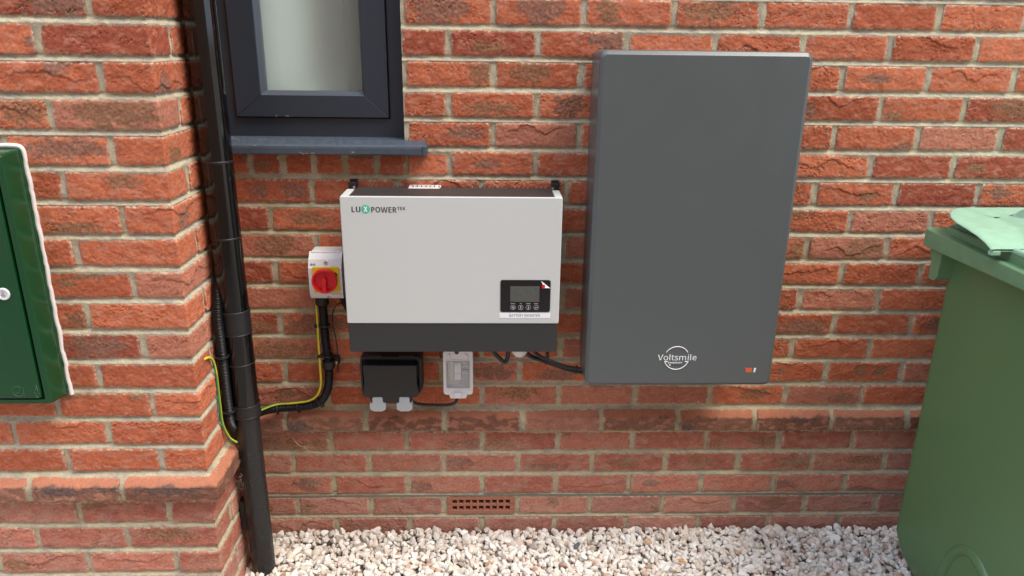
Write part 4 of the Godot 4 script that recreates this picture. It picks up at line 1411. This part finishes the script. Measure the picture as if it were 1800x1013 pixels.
func loft(b: Mb, levels: Array) -> void:
	# levels: [y, u0, z0, u1, z1, corner radius]; caps both ends
	var rows := []
	for q in levels:
		rows.append(rrect(q[1], q[2], q[3], q[4], q[5], 6))
	var k: int = rows[0][0].size()
	var first := b.v.size()
	for a in rows.size():
		var up: float = levels[mini(a + 1, levels.size() - 1)][0] - levels[maxi(a - 1, 0)][0]
		for j in k:
			var p: Vector2 = rows[a][0][j]
			var n: Vector2 = rows[a][1][j]
			var grow: float = (rows[mini(a + 1, rows.size() - 1)][0][j] - rows[maxi(a - 1, 0)][0][j]).dot(n)
			b.p(Vector3(p.x, levels[a][0], p.y), Vector3(n.x, -grow / up, n.y).normalized())
	for a in rows.size() - 1:
		for j in k:
			var j1 := (j + 1) % k
			b.quad(first + a * k + j, first + a * k + j1, first + (a + 1) * k + j1, first + (a + 1) * k + j)
	for e in [0, rows.size() - 1]:
		var nor := Vector3(0, -1 if e == 0 else 1, 0)
		var m := b.v.size()
		var mid := b.p(Vector3((levels[e][1] + levels[e][3]) / 2, levels[e][0], (levels[e][2] + levels[e][4]) / 2), nor)
		for j in k:
			b.p(b.v[first + e * k + j], nor)
		for j in k:
			b.tri(mid, m + 1 + j, m + 1 + (j + 1) % k)


func wedge_frame(b: Mb, u0: float, z0: float, u1: float, z1: float, wide: float, lo: float, hi_front: float, hi_back: float) -> void:
	var soft := 0.005
	var o: Array = rrect(u0, z0, u1, z1, 0.022, 6)
	var o2: Array = rrect(u0 + soft, z0 + soft, u1 - soft, z1 - soft, 0.018, 6)
	var i2: Array = rrect(u0 + wide, z0 + wide, u1 - wide, z1 - wide, 0.012, 6)
	var low: Array = rrect(u0 + 0.004, z0 + 0.004, u1 - 0.004, z1 - 0.004, 0.02, 6)
	var k: int = o[0].size()
	var hi := func(z: float) -> float: return lerpf(hi_front, hi_back, clampf((z - z0) / 0.42, 0.0, 1.0))
	var first := b.v.size()
	var rows := [[i2, -1, -0.8], [low, -1, -0.5], [o, 0, 0.0], [o, 1, 0.15], [o2, 2, 0.9], [i2, 2, 1.0]]
	for row in rows:
		for j in k:
			var p: Vector2 = row[0][0][j]
			var n: Vector2 = row[0][1][j]
			var y: float = lo if row[1] == -1 else (lo + 0.004 if row[1] == 0 else (hi.call(p.y) - 0.005 if row[1] == 1 else hi.call(p.y)))
			b.p(Vector3(p.x, y, p.y), Vector3(n.x * (1.0 - absf(row[2])), row[2], n.y * (1.0 - absf(row[2]))).normalized())
	for a in rows.size() - 1:
		for j in k:
			var j1 := (j + 1) % k
			b.quad(first + a * k + j, first + a * k + j1, first + (a + 1) * k + j1, first + (a + 1) * k + j)


func fin(b: Mb, pts: Array, x0: float, x1: float) -> void:
	# plate in the z-y plane between two x
	var k := pts.size()
	var poly := PackedVector2Array(pts)
	var t := Geometry2D.triangulate_polygon(poly)
	for e in [x0, x1]:
		var m := b.v.size()
		for q in pts:
			b.p(Vector3(e, q.y, q.x), Vector3(-1 if e == x0 else 1, 0, 0))
		for j in range(0, t.size(), 3):
			b.tri(m + t[j], m + t[j + 1], m + t[j + 2])
	var mid := Vector2.ZERO
	for q in pts:
		mid += q / k
	for j in k:
		var p: Vector2 = pts[j]
		var q: Vector2 = pts[(j + 1) % k]
		var n := Vector2((q - p).y, -(q - p).x).normalized()
		if n.dot((p + q) / 2 - mid) < 0:
			n = -n
		b.face([Vector3(x0, p.y, p.x), Vector3(x1, p.y, p.x), Vector3(x1, q.y, q.x), Vector3(x0, q.y, q.x)], Vector3(0, n.y, n.x))


func lid_height(u: float, z: float) -> float:
	var y := 1.021 + 0.034 * smoothstep(0.010, 0.19, u) * smoothstep(0.56, 0.38, u) * smoothstep(0.0, 0.10, z + 0.02)
	y += 0.020 * smoothstep(0.02, 0.30, z) * smoothstep(0.034, 0.15, u) * smoothstep(0.54, 0.42, u)
	# raised ridge running back along each side of the lid's middle
	var d := absf(absf(u - 0.285) - 0.105)
	y += 0.022 * smoothstep(0.022, 0.008, d) * smoothstep(0.085, 0.125, z)
	return y


func lid_top(b: Mb) -> void:
	var nu := 60
	var nz := 70
	for j in nz + 1:
		for a in nu + 1:
			var z := lerpf(0.050, 0.676, float(j) / nz)
			var ul := 0.034
			if z < 0.078:
				ul += 0.036 - sqrt(maxf(0.0, 0.036 * 0.036 - (0.078 - z) * (0.078 - z)))
			var u := lerpf(ul, 0.541, float(a) / nu)
			var e := 0.004
			var n := Vector3(lid_height(u - e, z) - lid_height(u + e, z), 2 * e, lid_height(u, z - e) - lid_height(u, z + e)).normalized()
			b.p(Vector3(u, lid_height(u, z), z), n)
	for j in nz:
		for a in nu:
			var k := j * (nu + 1) + a
			b.quad(k, k + 1, k + nu + 2, k + nu + 1)


const LIP_W := [-0.022, -0.016, -0.004, 0.018, 0.043, 0.088, 0.137, 0.20, 0.24, 0.27, 0.30]
const LIP_U := [0.115, 0.094, 0.078, 0.056, 0.036, 0.011, -0.008, -0.020, -0.021, -0.022, -0.026]
const LIP_Y := [1.052, 1.052, 1.052, 1.052, 1.052, 1.0515, 1.051, 1.0495, 1.0435, 1.036, 1.027]


func along(xs: Array, ys: Array, x: float) -> float:
	for k in xs.size() - 1:
		if x <= xs[k + 1]:
			return lerpf(ys[k], ys[k + 1], clampf((x - xs[k]) / (xs[k + 1] - xs[k]), 0.0, 1.0))
	return ys[ys.size() - 1]


func lip_y(u: float, w: float) -> float:
	var edge := along(LIP_W, LIP_Y, w)
	return lerpf(edge, maxf(lid_height(u, w) + 0.0015, edge), smoothstep(0.02, 0.11, u))


func lid_lip(b: Mb) -> void:
	# plate that overhangs the front corner of the lid and curls down into its side
	var nw := 54
	var nu := 16
	var thick := 0.0055
	for side in 2:
		var first := b.v.size()
		for k in nw + 1:
			var t := float(k) / nw
			var w := lerpf(LIP_W[0], LIP_W[10], t * t * 0.6 + t * 0.4)
			var ul := along(LIP_W, LIP_U, w)
			for a in nu + 1:
				var u := lerpf(ul, 0.120, float(a) / nu)
				var e := 0.004
				var n := Vector3(lip_y(u - e, w) - lip_y(u + e, w), 2 * e, lip_y(u, w - e) - lip_y(u, w + e)).normalized()
				var y := lip_y(u, w)
				if side == 0:
					if a == 0:
						n = (n + Vector3(-0.9, 0, -0.3)).normalized()
						y -= 0.0015
					b.p(Vector3(u, y, w), n)
				else:
					b.p(Vector3(u + (0.0008 if a == 0 else 0.0), y - thick + (0.002 if a == 0 else 0.0), w), -n)
		for k in nw:
			for a in nu:
				var q := first + k * (nu + 1) + a
				b.quad(q, q + 1, q + nu + 2, q + nu + 1)
	var half := (nw + 1) * (nu + 1)
	for k in nw:
		var q := k * (nu + 1)
		var pts := [b.v[q], b.v[q + nu + 1], b.v[half + q + nu + 1], b.v[half + q]]
		var d: Vector3 = pts[1] - pts[0]
		b.face(pts, Vector3(-absf(d.z), 0.1, -absf(d.x)).normalized())
	# front strip across the lid
	for q in 9:
		var ua := 0.115 + 0.0473 * q
		var ub := ua + 0.0473
		b.face([Vector3(ua, 1.0522, LIP_W[0]), Vector3(ub, 1.0522, LIP_W[0]), Vector3(ub, 1.0522, 0.09), Vector3(ua, 1.0522, 0.09)], Vector3.UP)
		b.face([Vector3(ua, 1.0522, LIP_W[0]), Vector3(ub, 1.0522, LIP_W[0]), Vector3(ub, 1.043, LIP_W[0]), Vector3(ua, 1.043, LIP_W[0])], Vector3(0, 0, -1))
	# the short block where the curl dies into the lid's side
	var p: Vector3 = b.v[nw * (nu + 1)]
	box(b, p + Vector3(0.0030, -0.0150, -0.012), p + Vector3(0.026, -0.0020, 0.0005), 0.004)


# ---------------------------------------------------------------- ground
func chip(sd: int) -> ArrayMesh:
	# angular stone chip: icosphere cut by random planes, flat faces
	var r := RandomNumberGenerator.new()
	r.seed = sd
	var sp := SphereMesh.new()
	sp.radial_segments = 10
	sp.rings = 6
	sp.radius = 1.0
	sp.height = 2.0
	var a := sp.get_mesh_arrays()
	var src: PackedVector3Array = a[Mesh.ARRAY_VERTEX]
	var idx: PackedInt32Array = a[Mesh.ARRAY_INDEX]
	var planes := []
	for k in 11:
		var n := Vector3(r.randfn(), r.randfn(), r.randfn()).normalized()
		planes.append([n, r.randf_range(0.40, 0.80)])
	var sq := Vector3(r.randf_range(0.9, 1.25), r.randf_range(0.62, 0.8), r.randf_range(0.8, 1.0))
	var pts := PackedVector3Array()
	for q in src:
		var p := q
		for pl in planes:
			var over: float = p.dot(pl[0]) - pl[1]
			if over > 0.0:
				p -= pl[0] * over
		pts.append(p * sq * (1.0 + 0.03 * r.randf_range(-1, 1) * 0.0))
	var b := Mb.new()
	for k in range(0, idx.size(), 3):
		var p0 := pts[idx[k]]
		var p1 := pts[idx[k + 1]]
		var p2 := pts[idx[k + 2]]
		var n := (p1 - p0).cross(p2 - p0)
		if n.length() < 1e-7:
			continue
		n = n.normalized()
		if n.dot(p0 + p1 + p2) < 0:
			n = -n
		# soften: blend the flat normal with the round one a little
		var s := b.v.size()
		for p in [p0, p1, p2]:
			b.p(p, (n * 0.9 + p.normalized() * 0.18).normalized())
		b.tri(s, s + 1, s + 2)
	return b.mesh()


func gravel() -> void:
	var bed := Mb.new()
	bed.face([Vector3(-40, -0.022, -0.1), Vector3(40, -0.022, -0.1), Vector3(40, -0.022, 60), Vector3(-40, -0.022, 60)], Vector3.UP)
	var g := part("ground", bed, M.soil, self)
	g.set_meta("kind", "structure")
	tag(g, "pale ground under the stone chippings", "ground")
	var root := Node3D.new()
	root.name = "gravel"
	add_child(root)
	tag(root, "loose white and pink stone chippings along the wall foot", "gravel")
	root.set_meta("kind", "stuff")
	var shapes := 6
	var where := []
	var tint := []
	for k in shapes:
		where.append([])
		tint.append([])
	for layer in 3:
		var step: float = [0.0168, 0.0180, 0.022][layer]
		var z := -0.004
		while z < 1.15:
			var near := z < 0.42
			var x := -1.9
			while x < 2.0:
				var px := x + rng.randf_range(-0.5, 0.5) * step
				var pz := z + rng.randf_range(-0.5, 0.5) * step
				var dense := near and px > -0.9 and px < 1.35
				x += step if dense else step * 1.35
				if px < XC - 0.01 and pz < DP + 0.012 or pz < 0.008:
					continue
				var size := lerpf(0.0072, 0.0165, pow(rng.randf(), 1.2)) * (1.0 if dense else 1.25)
				if rng.randf() < 0.10:
					size *= 1.35
				var y: float = [-0.001, -0.009, -0.016][layer] + rng.randf_range(-0.005, 0.006) + 0.006 * fbm(px * 5.0, pz * 5.0)
				if pz < 0.045:
					y += 0.004 * rng.randf()
				var basis := Basis.from_euler(Vector3(rng.randf() * TAU, rng.randf() * TAU, rng.randf() * TAU)).scaled_local(Vector3(size * rng.randf_range(0.85, 1.3), size, size))
				var k := rng.randi() % shapes
				where[k].append(Transform3D(basis, Vector3(px, y, pz)))
				var q := rng.randf()
				var col := Color(0.73, 0.68, 0.61)
				if q < 0.30:
					col = Color(0.80, 0.77, 0.72)
				elif q < 0.52:
					col = Color(0.70, 0.63, 0.55)
				elif q < 0.66:
					col = Color(0.68, 0.57, 0.49)
				elif q < 0.68:
					col = Color(0.52, 0.34, 0.24)
				elif q < 0.705:
					col = Color(0.42, 0.36, 0.31)
				var lum := rng.randf_range(0.76, 1.0)
				tint[k].append(Color(col.r * lum, col.g * lum, col.b * lum))
			z += step if near else step * 1.35
	for k in shapes:
		var mm := MultiMesh.new()
		mm.transform_format = MultiMesh.TRANSFORM_3D
		mm.use_colors = true
		mm.mesh = chip(40 + k)
		mm.instance_count = where[k].size()
		for j in where[k].size():
			mm.set_instance_transform(j, where[k][j])
			mm.set_instance_color(j, tint[k][j])
		var o := MultiMeshInstance3D.new()
		o.name = "stone_chips"
		o.multimesh = mm
		o.material_override = M.stone
		o.set_meta("kind", "stuff")
		root.add_child(o, true)


func odd_bits() -> void:
	var spots := [[Vector3(0.1638, 0.013, 0.1007), 0.0125, "dark slate pebble with rounded top among pale chippings below battery", 41], [Vector3(0.9886, 0.012, 0.1721), 0.0085, "small dark blue pebble lying in the gravel near green bin", 43]]
	for q in spots:
		var o := put(numbered("dark_pebble", self), chip(q[3]), M.slate, self)
		o.position = q[0]
		o.scale = Vector3(q[1] * 1.35, q[1], q[1])
		o.rotation = Vector3(0.3, 0.5, 0.2)
		tag(o, q[2], "pebble")
	var b := Mb.new()
	var pts := [Vector3(-0.014, 0.0, 0.0), Vector3(-0.004, 0.003, -0.006), Vector3(0.013, 0.001, -0.003), Vector3(0.010, 0.002, 0.004), Vector3(-0.003, 0.004, 0.006)]
	b.face(pts, Vector3(0.1, 1, 0.2).normalized())
	var low := []
	for p in pts:
		low.append(p - Vector3(0, 0.0008, 0))
	b.face(low, Vector3.DOWN)
	var o := part("fallen_leaf", b, M.leaf, self)
	o.position = Vector3(0.4636, 0.017, 0.1785)
	o.rotation = Vector3(0.2, -0.5, -0.15)
	tag(o, "curled orange brown leaf scrap lying on the gravel", "leaf")
	var st := Mb.new()
	tube(st, spline([Vector3(-0.690, 0.335, 0.004), Vector3(-0.680, 0.318, 0.008), Vector3(-0.664, 0.304, 0.010), Vector3(-0.650, 0.296, 0.006), Vector3(-0.640, 0.279, 0.004)], 0.004), 0.0010, 6)
	tube(st, spline([Vector3(-0.664, 0.304, 0.010), Vector3(-0.650, 0.305, 0.012), Vector3(-0.640, 0.299, 0.010)], 0.004), 0.0007, 6)
	tube(st, spline([Vector3(-0.655, 0.299, 0.009), Vector3(-0.645, 0.289, 0.012), Vector3(-0.634, 0.288, 0.010)], 0.004), 0.0007, 6)
	var s := part("dry_stem", st, M.straw, self)
	tag(s, "dry pale plant stem caught on brickwork right of downpipe", "stem")


func opposite_wall() -> void:
	# the house across the passage, behind the viewer: seen only as a reflection
	var t := thing("opposite_wall", "brick wall of the neighbouring house across the passage", "wall", Vector3(0, 0, 3.4))
	var b := Mb.new()
	for row in 62:
		var y := 0.02 + row * 0.0758
		for k in range(-14, 14):
			var x := k * 0.2265 + (0.113 if row % 2 else 0.0)
			box(b, Vector3(x, y, -0.1), Vector3(x + 0.2155, y + 0.0645, 0.0), 0.002)
	var o := part("bricks", b, M.brick_plain, t)
	o.set_meta("kind", "stuff")
	o.rotation.y = PI
	var c := Mb.new()
	box(c, Vector3(-3.2, -0.1, 0.004), Vector3(3.2, 4.7, 0.3))
	part("wall_core", c, M.core, t)


# ---------------------------------------------------------------- materials
func materials() -> void:
	var fine := noise_tex(0.035, FastNoiseLite.TYPE_SIMPLEX, 5, 512, null, 3)
	var grit := noise_tex(0.09, FastNoiseLite.TYPE_SIMPLEX, 4, 512, null, 5)
	var speck := noise_tex(0.045, FastNoiseLite.TYPE_SIMPLEX, 5, 512, ramp([Color(0.84, 0.84, 0.84), Color(0.97, 0.97, 0.97), Color(1, 1, 1)], [0.0, 0.45, 1.0]), 9)
	var soft := noise_tex(0.012, FastNoiseLite.TYPE_SIMPLEX, 4, 512, ramp([Color(0.965, 0.965, 0.965), Color(1, 1, 1)], [0.3, 0.7]), 12)
	var dusty := noise_tex(0.02, FastNoiseLite.TYPE_SIMPLEX, 5, 512, ramp([Color(0.55, 0.55, 0.55), Color(1, 1, 1)], [0.35, 0.75]), 15)
	var sheen := noise_tex(0.008, FastNoiseLite.TYPE_SIMPLEX, 4, 512, ramp([Color(0.80, 0.80, 0.80), Color(1, 1, 1)], [0.3, 0.75]), 29)
	M.brick = mat(1, 1, 1, 0.92, 0.0, 0.25)
	M.brick.vertex_color_use_as_albedo = true
	grain(M.brick, speck, 7.0)
	relief(M.brick, grit, 0.06, 5.0)
	M.mortar = mat(1, 1, 1, 0.95, 0.0, 0.2)
	M.mortar.vertex_color_use_as_albedo = true
	grain(M.mortar, speck, 9.0)
	relief(M.mortar, grit, 0.10, 6.0)
	M.core = mat(0.3, 0.26, 0.2, 0.9)
	M.brick_plain = mat(0.36, 0.20, 0.12, 0.9)
	M.terracotta = mat(0.40, 0.17, 0.115, 0.9, 0.0, 0.25)
	grain(M.terracotta, speck, 9.0)
	relief(M.terracotta, grit, 0.06, 9.0)
	M.dpc = mat(0.17, 0.15, 0.125, 0.8)
	M.frame = mat(0.026, 0.037, 0.052, 0.40)
	relief(M.frame, fine, 0.006, 14.0)
	M.bead = mat(0.052, 0.066, 0.084, 0.35)
	M.sill = mat(0.056, 0.074, 0.098, 0.36)
	M.sill.roughness_texture = dusty
	M.sill.uv1_triplanar = true
	M.sill.uv1_scale = Vector3(4, 4, 4)
	M.sill.roughness = 0.6
	M.glass = mat(0.85, 0.95, 0.9, 0.02)
	M.glass.albedo_color.a = 0.10
	M.glass.transparency = BaseMaterial3D.TRANSPARENCY_ALPHA
	M.blind = mat(0.60, 0.76, 0.70, 0.55)
	M.frost = mat(0.15, 0.23, 0.20, 0.5)
	M.reveal = mat(0.92, 0.95, 0.92, 0.6)
	M.black_matt = mat(0.012, 0.012, 0.013, 0.55)
	M.black_rubber = mat(0.016, 0.016, 0.018, 0.42)
	M.pipe = mat(0.003, 0.003, 0.0035, 0.07)
	M.pipe.metallic_specular = 0.55
	M.pipe_collar = mat(0.012, 0.012, 0.013, 0.45)
	M.pipe_dusty = mat(0.014, 0.014, 0.015, 0.45)
	M.pipe_dusty.roughness_texture = dusty
	M.pipe_dusty.uv1_triplanar = true
	M.pipe_dusty.uv1_scale = Vector3(5, 1.2, 5)
	M.conduit = mat(0.010, 0.010, 0.011, 0.36)
	M.wire = mat(1, 1, 1, 0.35)
	M.wire.vertex_color_use_as_albedo = true
	M.brass = mat(0.75, 0.45, 0.16, 0.3, 0.9)
	M.steel = mat(0.55, 0.55, 0.56, 0.35, 0.85)
	M.alu_dark = mat(0.10, 0.10, 0.105, 0.45, 0.5)
	M.white_plastic = mat(0.74, 0.75, 0.77, 0.32)
	M.white_shade = mat(0.60, 0.62, 0.64, 0.4)
	M.white_label = mat(0.80, 0.82, 0.86, 0.35)
	M.white_gloss = mat(0.85, 0.85, 0.86, 0.15)
	M.white_ink = mat(0.80, 0.81, 0.83, 0.45)
	M.dim_ink = mat(0.42, 0.43, 0.44, 0.45)
	M.cream = mat(0.62, 0.63, 0.58, 0.45)
	M.grey_plastic = mat(0.30, 0.31, 0.32, 0.4)
	M.blue_grey = mat(0.38, 0.46, 0.52, 0.45)
	M.yellow = mat(0.80, 0.56, 0.012, 0.35)
	M.red = mat(0.66, 0.012, 0.022, 0.28)
	M.maroon = mat(0.10, 0.012, 0.016, 0.3)
	M.brown_dark = mat(0.20, 0.06, 0.02, 0.5)
	M.inv_pale = mat(0.530, 0.552, 0.538, 0.45)
	M.inv_black = mat(0.026, 0.027, 0.029, 0.5)
	M.inv_dark = mat(0.035, 0.033, 0.033, 0.4)
	M.disp = mat(0.010, 0.010, 0.011, 0.12)
	relief(M.disp, noise_tex(0.006, FastNoiseLite.TYPE_SIMPLEX, 3, 512, null, 21), 0.03, 7.0)
	M.film = mat(0.085, 0.090, 0.080, 0.16)
	relief(M.film, noise_tex(0.010, FastNoiseLite.TYPE_SIMPLEX, 3, 512, null, 22), 0.10, 8.0)
	M.dark_ink = mat(0.045, 0.047, 0.052, 0.5)
	M.grey_ink = mat(0.12, 0.13, 0.17, 0.5)
	M.blue_ink = mat(0.08, 0.09, 0.36, 0.5)
	M.teal = mat(0.075, 0.46, 0.32, 0.45)
	M.orange_ink = mat(0.70, 0.13, 0.045, 0.45)
	M.battery = mat(0.083, 0.098, 0.100, 0.36, 0.0, 0.56)
	M.battery.roughness_texture = sheen
	M.battery.uv1_triplanar = true
	M.battery.uv1_scale = Vector3(1.6, 1.6, 1.6)
	M.socket_black = mat(0.016, 0.016, 0.017, 0.5)
	M.latch_grey = mat(0.40, 0.44, 0.45, 0.4)
	M.clear = mat(0.9, 0.95, 1.0, 0.03)
	M.clear.albedo_color.a = 0.12
	M.clear.transparency = BaseMaterial3D.TRANSPARENCY_ALPHA
	M.clear_edge = mat(0.42, 0.44, 0.45, 0.2)
	M.pink_plastic = mat(0.62, 0.58, 0.58, 0.25)
	M.green_gloss = mat(0.005, 0.056, 0.018, 0.20)
	M.green_dark = mat(0.002, 0.012, 0.004, 0.4)
	M.scuff = mat(0.22, 0.32, 0.24, 0.5)
	M.green_mark = mat(0.03, 0.12, 0.05, 0.4)
	M.sealant = mat(0.72, 0.69, 0.66, 0.4)
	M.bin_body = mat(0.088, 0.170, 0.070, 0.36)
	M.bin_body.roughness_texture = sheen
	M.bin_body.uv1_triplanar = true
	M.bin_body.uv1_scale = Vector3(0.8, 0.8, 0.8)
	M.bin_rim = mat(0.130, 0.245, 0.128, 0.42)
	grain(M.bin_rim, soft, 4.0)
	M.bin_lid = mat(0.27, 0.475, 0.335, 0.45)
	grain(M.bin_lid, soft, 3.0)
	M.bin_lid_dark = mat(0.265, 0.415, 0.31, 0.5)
	M.stone = mat(1, 1, 1, 0.85, 0.0, 0.3)
	M.stone.vertex_color_use_as_albedo = true
	M.soil = mat(0.24, 0.20, 0.165, 0.95)
	M.slate = mat(0.075, 0.085, 0.10, 0.6)
	M.leaf = mat(0.48, 0.20, 0.05, 0.6)
	M.straw = mat(0.46, 0.38, 0.24, 0.7)
	M.cobweb = mat(0.30, 0.29, 0.27, 0.9)


func _ready() -> void:
	rng.seed = 20240
	noise.noise_type = FastNoiseLite.TYPE_SIMPLEX
	noise.frequency = 1.0
	noise.fractal_octaves = 3
	noise.seed = 11
	noise2.noise_type = FastNoiseLite.TYPE_SIMPLEX
	noise2.frequency = 1.0
	noise2.fractal_type = FastNoiseLite.FRACTAL_NONE
	noise2.seed = 23

	var cam := Camera3D.new()
	cam.name = "camera"
	cam.position = Vector3(-0.0989, 1.4592, 1.9628)
	cam.basis = Basis.from_euler(Vector3(deg_to_rad(-18.535), deg_to_rad(-1.7413), deg_to_rad(0.7172)))
	cam.fov = 42.655
	cam.near = 0.05
	cam.far = 120.0
	cam.current = true
	add_child(cam)

	var sky := ProceduralSkyMaterial.new()
	sky.sky_top_color = Color(0.84, 0.90, 1.0)
	sky.sky_horizon_color = Color(0.74, 0.78, 0.84)
	sky.sky_curve = 0.25
	sky.ground_bottom_color = Color(0.45, 0.42, 0.38)
	sky.ground_horizon_color = Color(0.6, 0.58, 0.55)
	sky.energy_multiplier = 1.4
	var env := Environment.new()
	env.background_mode = Environment.BG_SKY
	env.sky = Sky.new()
	env.sky.sky_material = sky
	env.background_energy_multiplier = 1.0
	env.tonemap_mode = Environment.TONE_MAPPER_LINEAR
	env.tonemap_exposure = 2.12
	env.sdfgi_enabled = true
	env.ssao_enabled = true
	env.ssil_enabled = true
	var we := WorldEnvironment.new()
	we.name = "environment"
	we.environment = env
	add_child(we)

	var sun := DirectionalLight3D.new()
	sun.name = "sun"
	sun.light_energy = 0.60
	sun.light_angular_distance = 30.0
	sun.light_color = Color(1.0, 0.97, 0.93)
	sun.shadow_enabled = true
	add_child(sun)
	sun.look_at_from_position(Vector3(0.52, 1.0, 0.27) * 5.0, Vector3.ZERO, Vector3.UP)

	materials()
	gravel()
	recessed_wall()
	projecting_wall()
	opposite_wall()
	downpipe()
	conduit()
	earth_wire()
	isolator()
	inverter()
	battery()
	battery_cables()
	socket_box()
	breaker_box()
	power_cable()
	wall_box()
	meter_box()
	wheelie_bin()
	odd_bits()
